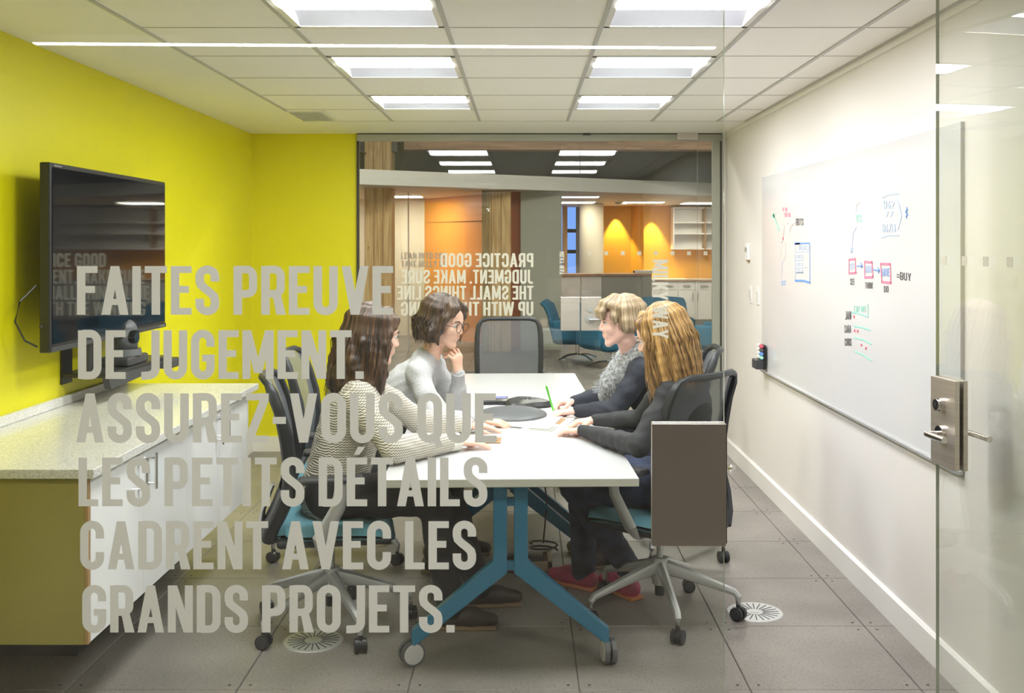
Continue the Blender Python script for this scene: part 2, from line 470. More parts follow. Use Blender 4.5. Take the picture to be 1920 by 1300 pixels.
MB().span((-4.3, 7.9, -.0058), (-2.245, yl[-1], 0)).build('side_floor', 'concrete_far', floor)

# ---- ceiling with tiles, grid bars, soffit
ceil = struct_empty('ceiling', (0, 0, ZC))
cx = [XL, -1.517, -.909, -.302, .307, .892, 1.345, XR]
cyl_ = [2.22 + .61 * i for i in range(9)]     # 2.22 ... 7.10
cy_ = [2.51] + [2.83 + .61 * i for i in range(8)]
MB().span((-4.3, YF - .1, .12), (XR + .2, YB + .1, .16)).build('ceiling_deck', 'soffit', ceil)
light_cells = set()
for ci in (2, 4):
    for k in (2, 4, 6): light_cells.add((ci, k))
ct = {}
for i in range(1, 7):
    for j in range(len(cy_) - 1):
        if (i, j) in light_cells: continue
        x0, x1, y0, y1 = cx[i], cx[i + 1], cy_[j], cy_[j + 1]
        key = (round(x1 - x0, 3), round(y1 - y0, 3))
        if key not in ct:
            o = MB().box((0, 0, .012), (key[0] - .012, key[1] - .006, .018)).build('ceiling_tile', 'tile_ceiling', ceil, bevel=0); ct[key] = o.data
        else: o = link('ceiling_tile', ct[key], ceil)
        o.location = ((x0 + x1) / 2, (y0 + y1) / 2, 0)
for i in range(1, 8):
    MB().box((0, 0, .0), (.018 if i < 7 else .03, cy_[-1] - cy_[0], .012)).build('grid_bar', 'grid_metal', ceil).location = (cx[i] if i < 7 else XR - .012, (cy_[0] + cy_[-1]) / 2, .004)
for j in range(1, len(cy_)):
    MB().box((0, 0, 0), (XR - cx[1], .008, .008)).build('grid_bar', 'grid_metal', ceil).location = ((XR + cx[1]) / 2, cy_[j], .005)
MB().span((XL, YF, .0), (cx[1], YB + .05, .05)).build('soffit_panel', 'soffit', ceil)
MB().span((cx[1], cy_[-1], .0), (XR, YB + .05, .05)).build('soffit_panel', 'soffit', ceil)

# ---- walls
def wall(name, a, b, m): return struct(MB().span(a, b).build(name, m))
wall('wall_left', (XL - .12, YF - .1, 0), (XL, YB + .1, ZC + .12), 'yellow_wall')
wall('wall_right', (XR, YF - .1, 0), (XR + .12, YB + .1, ZC + .12), 'white_wall')
wb_ = struct_empty('wall_back')
MB().span((XL, YB, 0), (BX0 - .012, YB + .1, ZC + .1)).build('yellow_pier', 'yellow_wall', wb_)
MB().span((BX1 + .01, YB, 0), (XR, YB + .1, ZC + .1)).build('right_pier', 'white_wall', wb_)
MB().span((BX0 - .012, YB + .02, ZC), (BX1 + .01, YB + .1, ZC + .3)).build('header', 'soffit', wb_)
struct(MB().span((XL, YB - .018, 0), (BX0 - .012, YB, .115)).build('baseboard_back', 'white_trim'))
bbp = [(0, 0), (0, .118), (-.006, .118), (-.016, .108), (-.016, 0)]
struct(MB().prism([(XR + u, v) for u, v in bbp], 'y', YF + .02, YB).build('baseboard_right', 'white_trim'))
struct(MB().span((XL, 5.45, 0), (XL + .018, YB, .115)).build('baseboard_left', 'white_trim'))
struct(MB().span((XR - .012, YF + .01, ZC - .03), (XR, YB, ZC)).build('trim_1', 'white_trim'))

# hallway the photographer stands in
wall('wall_hall_left', (-4.4, -3.6, 0), (-4.3, YF, 3.0), 'hall_wall')
wall('wall_hall_right', (3.4, -3.6, 0), (3.5, YF, 3.0), 'hall_wall')
wall('wall_hall_rear', (-4.3, -3.7, 0), (3.4, -3.6, 3.0), 'hall_wall')
wall('wall_front_left', (-4.3, YF, 0), (XL - .12, YF + .1, 3.0), 'hall_wall')
wall('wall_front_right', (XR + .12, YF, 0), (3.4, YF + .1, 3.0), 'hall_wall')
wall('wall_front_header', (XL - .12, YF - .03, ZC), (XR + .12, YF + .05, 3.0), 'hall_wall')
struct(MB().span((-4.3, -3.6, 3.0), (3.4, YF, 3.06)).build('ceiling_hall', 'soffit'))
t = thing('linear_light', 'long thin linear light hanging in the hallway, mirrored as a bright line', 'light', (-.85, -1.02, 2.76), R(-1.9))
MB().span((-2.0, -.02, .0), (2.0, .02, .05)).build('housing', 'white_trim', t)
MB().span((-1.99, -.016, -.006), (1.99, .016, .0)).build('lens', 'hall_light', t)
for x in (-1.6, 1.6): MB().cyl((x, 0, .05), (x, 0, .232), .003, seg=6).build('cable', 'aluminium', t)
for x in (-2.9, 1.9):  # unseen lamps added to light the hall and the front of the room
    t = thing('added_hall_light', 'added unseen square hallway ceiling light on the %s of the viewer' % ('left' if x < 0 else 'right'), 'light', (x, .6, 3.0), group='added hallway ceiling lights')
    MB().box((0, 0, -.012), (.62, .62, .024)).build('frame', 'white_trim', t)
    MB().box((0, 0, -.026), (.54, .54, .006)).build('lens', 'hall_light', t)

# ---- troffers
def troffer(label, x0, x1, y0, y1):
    xc, yc = (x0 + x1) / 2, (y0 + y1) / 2; wx = x1 - x0 - .02; wy = y1 - y0 - .012
    t = thing('ceiling_light', label, 'light', (xc, yc, ZC), group='recessed ceiling lights of the meeting room')
    f = MB()
    f.span((-wx / 2, -wy / 2, 0), (-wx / 2 + .022, wy / 2, .09)); f.span((wx / 2 - .022, -wy / 2, 0), (wx / 2, wy / 2, .09))
    f.span((-wx / 2, -wy / 2, 0), (wx / 2, -wy / 2 + .02, .09)); f.span((-wx / 2, wy / 2 - .02, 0), (wx / 2, wy / 2, .09))
    f.span((-wx / 2, -wy / 2, .09), (wx / 2, wy / 2, .1)); f.build('frame', 'white_trim', t)
    rows = []
    for k in range(9):
        a = k / 8; y = -wy / 2 + .02 + a * .36; z = .012 - .016 * math.sin(PI * a) + .05 * max(0, a - .75) * 4 * .5
        rows.append([(-wx / 2 + .022, y, z), (wx / 2 - .022, y, z)])
    MB().grid(rows).build('lens', 'light', t, smooth='all', recalc=False)
    rows = []
    for k in range(7):
        a = k / 6; y = -wy / 2 + .38 + a * (wy - .40); z = .055 * math.cos(a * PI / 2) ** .8 if a < 1 else .0
        rows.append([(-wx / 2 + .022, y, z + .003), (wx / 2 - .022, y, z + .003)])
    MB().grid(rows).build('reflector', 'reflector', t, smooth='all', recalc=False)
    return t
side = {2: 'left', 4: 'right'}; dep = {2: 'nearest to the viewer', 4: 'in the middle of its row', 6: 'farthest, next to the back glass'}
for ci in (2, 4):
    for k in (2, 4, 6):
        troffer('recessed square ceiling light in the %s-hand row, %s' % (side[ci], dep[k]), cx[ci], cx[ci + 1], cy_[k], cy_[k + 1])

# ceiling vent, left soffit
t = thing('air_vent', 'small slotted air vent in the ceiling edge above the yellow corner', 'vent', (-1.40, 6.80, ZC))
MB().box((0, 0, .002), (.26, .50, .012)).build('frame', 'white_trim', t)
s = MB()
for k in range(12): s.box((-.10 + k * .0182, 0, -.006), (.006, .44, .006))
o = s.build('louvre', 'grid_metal', t); o['kind'] = 'stuff'

# ------------------------------------------------------------ lettering
def arcp(cx_, cy2, rx, ry, a0, a1, n=8):
    return [(cx_ + rx * math.cos(R(a0 + (a1 - a0) * i / n)), cy2 + ry * math.sin(R(a0 + (a1 - a0) * i / n))) for i in range(n + 1)]

def strip(path, t, closed=False):
    n = len(path); L_, R_ = [], []
    for i in range(n):
        p = Vector(path[i])
        if closed: a = Vector(path[i - 1]); b = Vector(path[(i + 1) % n])
        else: a = Vector(path[max(i - 1, 0)]); b = Vector(path[min(i + 1, n - 1)])
        d1 = (p - a); d2 = (b - p)
        if d1.length < 1e-6: d1 = d2
        if d2.length < 1e-6: d2 = d1
        d1.normalize(); d2.normalize()
        n1 = Vector((-d1.y, d1.x)); n2 = Vector((-d2.y, d2.x)); m = (n1 + n2)
        if m.length < 1e-4: m = n1
        m.normalize(); k = 1 / max(.45, m.dot(n1))
        L_.append(p + m * t / 2 * k); R_.append(p - m * t / 2 * k)
    out = []
    for i in range(n if closed else n - 1):
        j = (i + 1) % n
        out.append([tuple(L_[i]), tuple(R_[i]), tuple(R_[j]), tuple(L_[j])])
    return out

def glyph(ch, t=.165):
    """returns (advance width, polygons) for a condensed bold capital of height 1"""
    th = t * .86; w_ = .44; P = []
    def r(x0, y0, x1, y1): P.append([(x0, y0), (x1, y0), (x1, y1), (x0, y1)])
    def d(x0, y0, x1, y1, hw): P.append([(x0, y0), (x0 + hw, y0), (x1 + hw, y1), (x1, y1)])
    h = t / 2
    if ch in 'EÉFL':
        w_ = .40 if ch != 'L' else .385; r(0, 0, t, 1)
        if ch in 'EÉL': r(t, 0, w_, th)
        if ch in 'EÉF': r(t, 1 - th, w_, 1); r(t, .5 - th / 2 + .02, w_ - .05, .5 + th / 2 + .02)
        if ch == 'É': P.append([(.14, 1.06), (.25, 1.06), (.36, 1.22), (.22, 1.22)])
    elif ch == 'I': w_ = t; r(0, 0, t, 1)
    elif ch == 'H': w_ = .47; r(0, 0, t, 1); r(w_ - t, 0, w_, 1); r(t, .5 - th / 2, w_ - t, .5 + th / 2)
    elif ch == 'T': w_ = .43; r(0, 1 - th, w_, 1); r(w_ / 2 - h, 0, w_ / 2 + h, 1 - th)
    elif ch == 'A':
        w_ = .52; hw = t * 1.02; d(0, 0, w_ / 2 - hw / 2, 1, hw); d(w_ - hw, 0, w_ / 2 - hw / 2, 1, hw); r(.14, .2, w_ - .14, .2 + th * .9)
    elif ch == 'V': w_ = .52; hw = t * 1.02; d(w_ / 2 - hw / 2, 0, 0, 1, hw); d(w_ / 2 - hw / 2, 0, w_ - hw, 1, hw)
    elif ch == 'W':
        w_ = .76; hw = t * .95; a = w_ * .25 - hw * .35; b = w_ * .75 - hw * .65; c = w_ / 2 - hw / 2
        d(a, 0, 0, 1, hw); d(a, 0, c, 1, hw); d(b, 0, c, 1, hw); d(b, 0, w_ - hw, 1, hw)
    elif ch == 'M':
        w_ = .62; r(0, 0, t * .95, 1); r(w_ - t * .95, 0, w_, 1); hw = t * .95
        d(w_ / 2 - hw / 2, .12, t * .1, 1, hw); d(w_ / 2 - hw / 2, .12, w_ - hw - t * .1, 1, hw)
    elif ch == 'N': w_ = .49; r(0, 0, t * .95, 1); r(w_ - t * .95, 0, w_, 1); d(w_ - t * 1.1, 0, t * .1, 1, t)
    elif ch == 'Z': w_ = .43; r(0, 1 - th, w_, 1); r(0, 0, w_, th); d(.0, th, w_ - t * 1.05, 1 - th, t * 1.05)
    elif ch == 'Y': w_ = .52; r(w_ / 2 - h, 0, w_ / 2 + h, .42); d(w_ / 2 - h, .40, 0, 1, t); d(w_ / 2 - h, .40, w_ - t, 1, t)
    elif ch == 'K': w_ = .50; r(0, 0, t, 1); d(t * .8, .40, w_ - t * 1.05, 1, t * 1.05); d(w_ - t * 1.05, 0, t * 1.1, .58, t * 1.05)
    elif ch == '-': w_ = .25; r(0, .38, .25, .38 + th)
    elif ch == '=': w_ = .4; r(0, .28, .4, .28 + th); r(0, .58, .4, .58 + th)
    elif ch == '.': w_ = t; r(0, 0, t, t * .95)
    elif ch in 'OQCG0':
        w_ = .47; x0, x1 = h, w_ - h; rx = (x1 - x0) / 2; ry = .17; c = w_ / 2; yt = 1 - th / 2 - ry; yb = th / 2 + ry
        if ch in 'OQ0':
            P += strip(arcp(c, yt, rx, ry, 0, 180, 12) + arcp(c, yb, rx, ry, 180, 360, 12), t, True)
            if ch == 'Q': P.append([(c + .0, .16), (c + .12, .22), (w_ + .02, -.06), (w_ - .11, -.1)])
        elif ch == 'C':
            P += strip([(x1, .64)] + arcp(c, yt, rx, ry, 0, 180, 12) + arcp(c, yb, rx, ry, 180, 360, 12) + [(x1, .36)], t)
        else:
            P += strip([(x1, .66)] + arcp(c, yt, rx, ry, 0, 180, 12) + arcp(c, yb, rx, ry, 180, 360, 12) + [(x1, .5)], t)
            r(c - .01, .5 - th, w_ - h, .5)
    elif ch == 'U':
        w_ = .47; c = w_ / 2; P += strip([(h, 1)] + arcp(c, th / 2 + .17, c - h, .17, 180, 360, 12) + [(w_ - h, 1)], t)
    elif ch == 'J':
        w_ = .40; x1 = w_ - h; P += strip([(h * .4, th * .45), (.1, th * .45)] + arcp(x1 - .14, th / 2 + .14, .14, .14, 270, 360, 8) + [(x1, 1)], t)
    elif ch == 'D':
        w_ = .47; r(0, 0, t, 1); ry = .17
        P += strip([(t * .5, 1 - th / 2)] + arcp(w_ - h - .14, 1 - th / 2 - ry, .14, ry, 90, 0, 8) + arcp(w_ - h - .14, th / 2 + ry, .14, ry, 0, -90, 8) + [(t * .5, th / 2)], t * .97)
    elif ch in 'PRB':
        w_ = .46; r(0, 0, t, 1); yl_ = .43
        P += strip([(t * .5, 1 - th / 2)] + arcp(w_ - h - .12, 1 - th / 2 - .15, .12, .15, 90, 0, 8) + arcp(w_ - h - .12, yl_ + .13, .12, .13, 0, -90, 8) + [(t * .5, yl_)], t * .95)
        if ch == 'R': P.append([(w_ - t * 1.02, 0), (w_ + .02, 0), (w_ - t * .55, .46), (w_ * .5 - .02, .46)])
        if ch == 'B': P += strip([(t * .5, yl_)] + arcp(w_ - h - .11, yl_ - .13, .12, .13, 90, 0, 8) + arcp(w_ - h - .11, th / 2 + .13, .12, .13, 0, -90, 8) + [(t * .5, th / 2)], t * .95)
    elif ch == 'S':
        w_ = .46; c = w_ / 2; rx = c - h; ry = .15
        P += strip([(w_ - h, .68)] + arcp(c, 1 - th / 2 - ry, rx, ry, 0, 180, 12) + [(h, .70), (h + .02, .62), (c - .05, .54), (c + .05, .46), (w_ - h - .02, .38), (w_ - h, .30)] + arcp(c, th / 2 + ry, rx, ry, 0, -180, 12) + [(h, .33)], t)
    elif ch == '2':
        w_ = .44; P += strip([(h, .72)] + arcp(w_ / 2, .80, w_ / 2 - h, .12, 180, 0, 8) + [(w_ - h, .66), (h, .08), (w_, .08)], t)
    elif ch in '1': w_ = .2; r(0, 0, t, 1)
    elif ch == '7': w_ = .42; r(0, 1 - th, w_, 1); d(.05, 0, w_ - t, 1, t)
    elif ch == '8': w_ = .44; P += strip(arcp(.22, .76, .13, .16, 0, 360, 12), t); P += strip(arcp(.22, .28, .15, .22, 0, 360, 12), t)
    elif ch == '6': w_ = .44; P += strip([(.36, .95), (.15, .6), (.08, .3)] + arcp(.22, .26, .15, .2, 180, 540, 14), t)
    return w_, P

from mathutils.geometry import delaunay_2d_cdt
def union(polys):
    vs, fs = [], []
    for q in polys:
        ar_ = sum(q[i][0] * q[(i + 1) % len(q)][1] - q[(i + 1) % len(q)][0] * q[i][1] for i in range(len(q)))
        if abs(ar_) < 1e-9: continue
        if ar_ < 0: q = q[::-1]
        fs.append(list(range(len(vs), len(vs) + len(q)))); vs += [Vector(p) for p in q]
    ov, oe, of, _, _, orig = delaunay_2d_cdt(vs, [], fs, 0, 1e-5)
    return [[tuple(ov[i]) for i in f] for f, o in zip(of, orig) if o]

def layout(text, t=.165, gap=.075, space=.20):
    x = 0; out = []
    for ch in text:
        if ch == ' ': x += space; continue
        w_, P = glyph(ch, t); P = union(P); out.append((ch, [[(px + x, py) for px, py in q] for q in P])); x += w_ + gap
    return x - gap, out

def set_text(text, x0, x1, ytop, ybot, Y, parent, mname, mirror=False, off=-.0085):
    """letters on a glass plane facing the camera; pixel frame x0..x1, ytop..ybot at depth Y"""
    wd, gl = layout(text)
    k = Y / FP
    for ch, polys in gl:
        mb = MB()
        xs = [p[0] for q in polys for p in q]; cxm = (min(xs) + max(xs)) / 2
        def tr(p):
            u = p[0] / wd; px = (x1 - u * (x1 - x0)) if mirror else (x0 + u * (x1 - x0)); py = ybot + (ytop - ybot) * p[1]
            v = W(px, py, Y); v.y = Y + off; return v
        for q in polys: mb.poly([tr(p) for p in q])
        mb.build('letter', mname, parent, world=True, recalc=False)

def pane(name, x0, x1, y, z0, z1, m='glass', th=.012, kind=True, parent=None):
    mb = MB(); mb.span((x0, y - th / 2, z0), (x1, y + th / 2, z1))
    for f in mb.bm.faces:
        f.material_index = 0 if abs(f.normal.y) > .9 else 1
    mb.bm.normal_update()
    for f in mb.bm.faces: f.material_index = 0 if abs(f.normal.y) > .9 else 1
    return mb.build(name, [m, 'glass_edge'], parent)

# front glass
win1 = struct_empty('window_1', (GX, YF, 0))
def wpane(name, x0, x1, y, z0, z1, m, parent, th=.012):
    mb = MB(); mb.span((x0, y - th / 2, z0), (x1, y + th / 2, z1)); mb.bm.normal_update()
    for f in mb.bm.faces: f.material_index = 0 if abs(f.normal.y) > .9 else 1
    return mb.build(name, [m, 'glass_edge'], parent, world=True)
wpane('glass_pane', XL + .002, GX, YF, .012, ZC - .002, 'glass', win1)
lines = [('FAITES PREUVE', 147, 738, 499, 590), ('DE JUGEMENT.', 149, 683, 619, 710), ('ASSUREZ-VOUS QUE', 146, 930, 737, 829),
         ('LES PETITS DÉTAILS', 150, 914, 857, 948), ('CADRENT AVEC LES', 153, 893, 976, 1066), ('GRANDS PROJETS.', 157, 853, 1096, 1184)]
for tx, a, b, c, d in lines: set_text(tx, a, b, c, d, YF, win1, 'vinyl')
def vertical_text(text, xL_, xR_, y0, y1, Y, parent, mname, mirror=False):
    wd, gl = layout(text, space=.32)
    for ch, polys in gl:
        mb = MB()
        for q in polys:
            pts = []
            for p in q:
                py = y0 + (y1 - y0) * p[0] / wd
                px = (xR_ - (xR_ - xL_) * p[1]) if mirror else (xL_ + (xR_ - xL_) * p[1])
                v = W(px, py, Y); v.y -= .0085; pts.append(v)
            mb.poly(pts)
        mb.build('letter', mname, parent, world=True, recalc=False)
vertical_text('MILKY WAY', 1223, 1252, 487, 634, YF, win1, 'vinyl_back')

# strike box on the fixed front pane
a = W(1221, 793, YF); b = W(1359, 1021, YF)
t = thing('strike_box', 'large brushed steel lock keeper box clamped on the free edge of the front glass', 'lock', ((a.x + b.x) / 2, YF, b.z))
hh = a.z - b.z; ww = b.x - a.x
MB().rbox((0, -.012, hh / 2), (ww, .010, hh), .0015, 2).build('front_plate', 'steel_dark', t)
MB().rbox((.002, .013, hh / 2), (ww, .012, hh), .0015, 2).build('rear_plate', 'steel', t)
MB().span((ww / 2 + .0005, -.008, .004), (ww / 2 + .004, .008, hh - .004)).build('rubber_seal', 'dark_gap', t)

# ------------------------------------------------------------ the open front door
hinge = Vector((1.497, YF + .02, 0)); free = Vector((1.392, 3.44, 0)); dv = (free - hinge); DW = dv.length; dang = math.atan2(dv.y, dv.x)
door1 = struct_empty('door_1'); door1.matrix_basis = Matrix.Translation(hinge) @ Matrix.Rotation(dang, 4, 'Z')
# local: x runs from hinge to free edge, +y is the side facing left (hall side)
mb = MB(); mb.span((0, -.006, .01), (DW, .006, ZC - .035)); mb.bm.normal_update()
for f in mb.bm.faces: f.material_index = 0 if abs(f.normal.y) > .9 else 1
mb.build('glass_leaf', ['glass', 'glass_edge'], door1)
for px in (1774, 1812, 1852, 1897):
    u = (px - 981) / FP     # solve hinge + s*dv with X = u*Y
    s_ = (u * hinge.y - hinge.x) / (dv.x - u * dv.y) * DW
    MB().box((s_, .0068, 1.535), (.03, .0008, .03)).build('marker_square', 'vinyl_back', door1)
lz0, lz1 = .857, 1.148; lx0, lx1 = DW - .15, DW + .005
lock = struct_empty('tmp')
bpy.data.objects.remove(lock)
MB().rbox(((lx0 + lx1) / 2, .014, (lz0 + lz1) / 2), (lx1 - lx0, .016, lz1 - lz0), .002, 2).build('lock_case', 'steel', door1)
MB().rbox(((lx0 + lx1) / 2, -.014, (lz0 + lz1) / 2), (lx1 - lx0, .016, lz1 - lz0), .002, 2).build('lock_case', 'steel', door1)
lcx = (lx0 + lx1) / 2 + .005
def lever(sgn):
    m = MB(); y0 = .022 * sgn
    m.cyl((lcx, y0, .965), (lcx, y0 + .012 * sgn, .965), .026, seg=24)
    m.cyl((lcx, y0, .965), (lcx, y0 + .052 * sgn, .965), .009, seg=16)
    m.sph((lcx, y0 + .052 * sgn, .965), .009)
    m.tube([(lcx, y0 + .052 * sgn, .965), (lcx - .03, y0 + .054 * sgn, .965), (lcx - .115, y0 + .054 * sgn, .965)], .0105, seg=14)
    m.build('lever_handle', 'chrome', door1, smooth=True)
lever(1); lever(-1)
m = MB(); m.cyl((lcx, .022, 1.060), (lcx, .034, 1.060), .021, seg=24); m.cyl((lcx, .034, 1.060), (lcx, .040, 1.060), .017, seg=24)
m.cyl((lcx, .040, 1.060), (lcx, .044, 1.060), .019, seg=24); m.build('lock_cylinder', 'chrome', door1, smooth=True)
MB().box((lcx, .0445, 1.060), (.003, .001, .014)).build('keyhole', 'dark_gap', door1)
MB().rbox((.06, 0, ZC - .06), (.14, .034, .05), .003).build('top_pivot', 'steel', door1)
MB().rbox((.06, 0, .035), (.14, .034, .05), .003).build('bottom_pivot', 'steel', door1)

# ------------------------------------------------------------ back glass wall and door
win2 = struct_empty('window_2', (0, YB, 0))
DX0, DX1 = W(1088, 0, YB).x, W(1307, 0, YB).x
wpane('glass_pane', BX0, DX0 - .006, YB, .01, ZC - .005, 'glass_back', win2)
wpane('glass_pane', DX1 + .006, BX1, YB, .01, ZC - .005, 'glass_back', win2)
m = MB(); zt = W(0, 265, YB).z
m.span((BX0 - .012, YB - .03, zt), (BX1 + .01, YB + .03, ZC - .006))
m.build('head_channel', 'greygreen', win2, world=True)
MB().span((BX0 - .012, YB - .034, ZC - .008), (BX1 + .01, YB - .012, ZC + .0)).build('shadow_gap', 'dark_gap', win2, world=True)
MB().span((BX0 - .016, YB - .02, 0), (BX0, YB + .02, ZC)).build('side_gasket', 'dark_gap', win2, world=True)
MB().span((BX1, YB - .02, 0), (BX1 + .012, YB + .02, ZC)).build('side_gasket', 'dark_gap', win2, world=True)
MB().span((W(1335, 0, YB).x, YB - .015, .01), (BX1, YB + .015, ZC - .04)).build('side_post', 'greygreen', win2, world=True)
MB().span((BX0, YB - .015, 0), (DX0, YB + .015, .03)).build('floor_channel', 'aluminium', win2, world=True)
for tx, a, c in [('PRACTICE GOOD', 826, 475), ('JUDGMENT. MAKE SURE', 753, 506), ('THE SMALL THINGS LINE', 745, 536), ('UP WITH THE WINNING', 752, 566)]:
    set_text(tx, a, 1000, c, c + 26, YB, win2, 'vinyl_back', mirror=True)
vertical_text('MILKY WAY', 1049, 1058, 472, 515, YB, win2, 'vinyl_back', mirror=True)
a = W(1051, 557, YB); b = W(1087, 620, YB)
MB().rbox(((a.x + b.x) / 2, YB, (a.z + b.z) / 2), (b.x - a.x, .05, a.z - b.z), .003).build('lock_keeper', 'steel', win2, world=True)
door2 = struct_empty('door_2', (DX0, YB, 0))
wpane('glass_leaf', DX0, DX1, YB, .01, zt - .004, 'glass_back', door2)
a = W(1089, 557, YB); b = W(1127, 620, YB)
MB().rbox(((a.x + b.x) / 2, YB, (a.z + b.z) / 2), (b.x - a.x, .05, a.z - b.z), .003).build('lock_case', 'steel', door2, world=True)
c = W(1105, 598, YB); m = MB()
m.cyl((c.x, YB - .025, c.z), (c.x, YB - .04, c.z), .032, seg=24); m.cyl((c.x, YB - .04, c.z), (c.x, YB - .08, c.z), .010, seg=12)
m.tube([(c.x - .008, YB - .08, c.z), (c.x + .12, YB - .08, c.z)], .011, seg=12); m.build('lever_handle', 'aluminium', door2, smooth=True, world=True)
c = W(1105, 580, YB); MB().cyl((c.x, YB - .025, c.z), (c.x, YB - .04, c.z), .019, seg=20).build('thumb_turn', 'aluminium', door2, smooth=True, world=True)
for i in range(8):
    c = W(1105.5 + i * 31, 475, YB)
    MB().box((c.x, YB - .008, c.z), (.029, .001, .029)).build('marker_square', 'vinyl_back', door2 if c.x < DX1 else win2, world=True)
a = W(1268, 250, YB); b = W(1307, 263, YB)
MB().rbox(((a.x + b.x) / 2, YB - .02, (a.z + b.z) / 2), (b.x - a.x, .06, a.z - b.z), .003).build('top_pivot', 'steel', door2, world=True)
a = W(1092, 249, YB); MB().box((a.x + .03, YB - .035, a.z - .01), (.06, .03, .025)).build('door_stop', 'black_plastic', door2, world=True)

# ------------------------------------------------------------ whiteboard on the right wall
by0, by1, bz0, bz1 = 3.617, 6.63, .784, 2.022
t = thing('whiteboard', 'long glossy whiteboard with coloured marker notes on the white right-hand wall', 'whiteboard', (XR, (by0 + by1) / 2, bz0))
ym = 5.10
BXF = XR - .014
for ya, yb_ in ((by0, ym - .001), (ym + .001, by1)):
    MB().rbox((XR - .007, (ya + yb_) / 2, (bz0 + bz1) / 2), (.013, yb_ - ya, bz1 - bz0), .001, 1).build('board_panel', 'white_gloss', t, world=True)
MB().rbox((XR - .014, (by0 + by1) / 2, bz0 - .006), (.026, by1 - by0, .014), .003).build('bottom_rail', 'aluminium', t, world=True)
MB().span((XR - .014, by0 - .002, bz0), (XR, by0 - .0005, bz1)).build('edge_trim', 'aluminium', t, world=True)
def B(px, py):
    Y = (BXF - .0012) * FP / (px - 981); return Vector((BXF - .0012, Y, CH - (py - 460) * Y / FP))
def ink(strokes, color, wd=.006, name='marker_drawing'):
    for st in strokes:
        mb = MB()
        P3 = [B(*p) for p in st]
        path = [(-p.y, p.z) for p in P3]
        for q in strip(path, wd): mb.poly([(BXF - .0012, -u, v) for u, v in q])
        mb.build('marker_stroke', color, t, world=True, recalc=False)
def scrawl(text, x0, x1, y0, y1, color, tw=.13, slope=0.0):
    wd, gl = layout(text, t=tw, gap=.12); mb = MB()
    for ch, polys in gl:
        for q in polys:
            mb.poly([B(x0 + (x1 - x0) * p[0] / wd, y1 - (y1 - y0) * p[1] + slope * (x1 - x0) * p[0] / wd) for p in q])
    return mb.build('marker_writing', color, t, world=True, recalc=False)
def C4(x): return (1340 + x[0] / 2.888, 330 + x[1] / 2.888)
def cv(l): return [C4(p) for p in l]
ink([cv([(436, 368), (514, 364), (515, 578)])], 'blue', .008)
ink([cv([(434, 366), (436, 570)]), cv([(436, 412), (510, 408)]), cv([(436, 456), (480, 452)]), cv([(436, 498), (500, 494)]), cv([(436, 525), (480, 522)])], 'pale_blue', .006)
ink([cv([(434, 568), (480, 568), (517, 579)]), cv([(432, 367), (462, 365)])], 'blue', .012)
scrawl('IOIS', *[C4((455, 0))[0], C4((508, 0))[0], C4((0, 374))[1], C4((0, 402))[1]], 'pale_blue')
for yy in (424, 468, 506): scrawl('SCJ', C4((442, 0))[0], C4((476, 0))[0], C4((0, yy))[1], C4((0, yy + 20))[1], 'pale_blue')
ink([cv([(316, 205), (348, 298)]), cv([(312, 215), (326, 203)]), cv([(310, 222), (324, 222)])], 'green', .014)
scrawl('FB', *[C4((368, 0))[0], C4((392, 0))[0], C4((0, 172))[1], C4((0, 192))[1]], 'pink')
scrawl('SEO', *[C4((376, 0))[0], C4((410, 0))[0], C4((0, 200))[1], C4((0, 222))[1]], 'pink')
scrawl('BOTS', *[C4((440, 0))[0], C4((480, 0))[0], C4((0, 230))[1], C4((0, 268))[1]], 'ink', .12)
ink([cv([(358, 262), (370, 255), (378, 270), (374, 300), (370, 330)]), cv([(388, 262), (398, 256), (408, 268)]), cv([(418, 262), (404, 300), (414, 316)]), cv([(418, 270), (436, 248)]),
     cv([(352, 355), (362, 360), (368, 345)])], 'faint', .006)
ink([cv([(372, 350), (384, 372), (386, 392)]), cv([(364, 372), (356, 400), (358, 440), (370, 458), (382, 440), (386, 400), (378, 368)])], 'faint', .004)
ink([cv([(367, 333), (371, 345)])], 'red', .016)
ink([cv([(366, 470), (362, 560)]), cv([(360, 478), (366, 464), (370, 478)])], 'pale_blue', .005)
scrawl('BUS', *[C4((358, 0))[0], C4((384, 0))[0], C4((0, 566))[1], C4((0, 594))[1]], 'pale_blue')
ink([cv([(766, 276), (748, 310), (740, 414)]), cv([(733, 385), (740, 416), (750, 385)])], 'pale_blue', .008)
ink([cv([(765, 200), (764, 160), (786, 142), (806, 150)])], 'faint', .004)
scrawl('YES', *[C4((764, 0))[0], C4((796, 0))[0], C4((0, 210))[1], C4((0, 250))[1]], 'green')
ink([cv([(902, 118), (940, 100), (998, 94)]), cv([(898, 334), (940, 320), (996, 320)]), cv([(990, 128), (1012, 216), (990, 292)])], 'pale_blue', .007)
scrawl('B62', *[C4((914, 0))[0], C4((972, 0))[0], C4((0, 132))[1], C4((0, 176))[1]], 'pale_blue', .12)
scrawl('77', *[C4((924, 0))[0], C4((966, 0))[0], C4((0, 190))[1], C4((0, 222))[1]], 'pale_blue', .12)
scrawl('B6718', *[C4((908, 0))[0], C4((980, 0))[0], C4((0, 258))[1], C4((0, 305))[1]], 'pale_blue', .12)
ink([cv([(1046, 178), (1032, 196), (1046, 208), (1034, 222)]), cv([(1040, 165), (1038, 232)])], 'blue', .006)
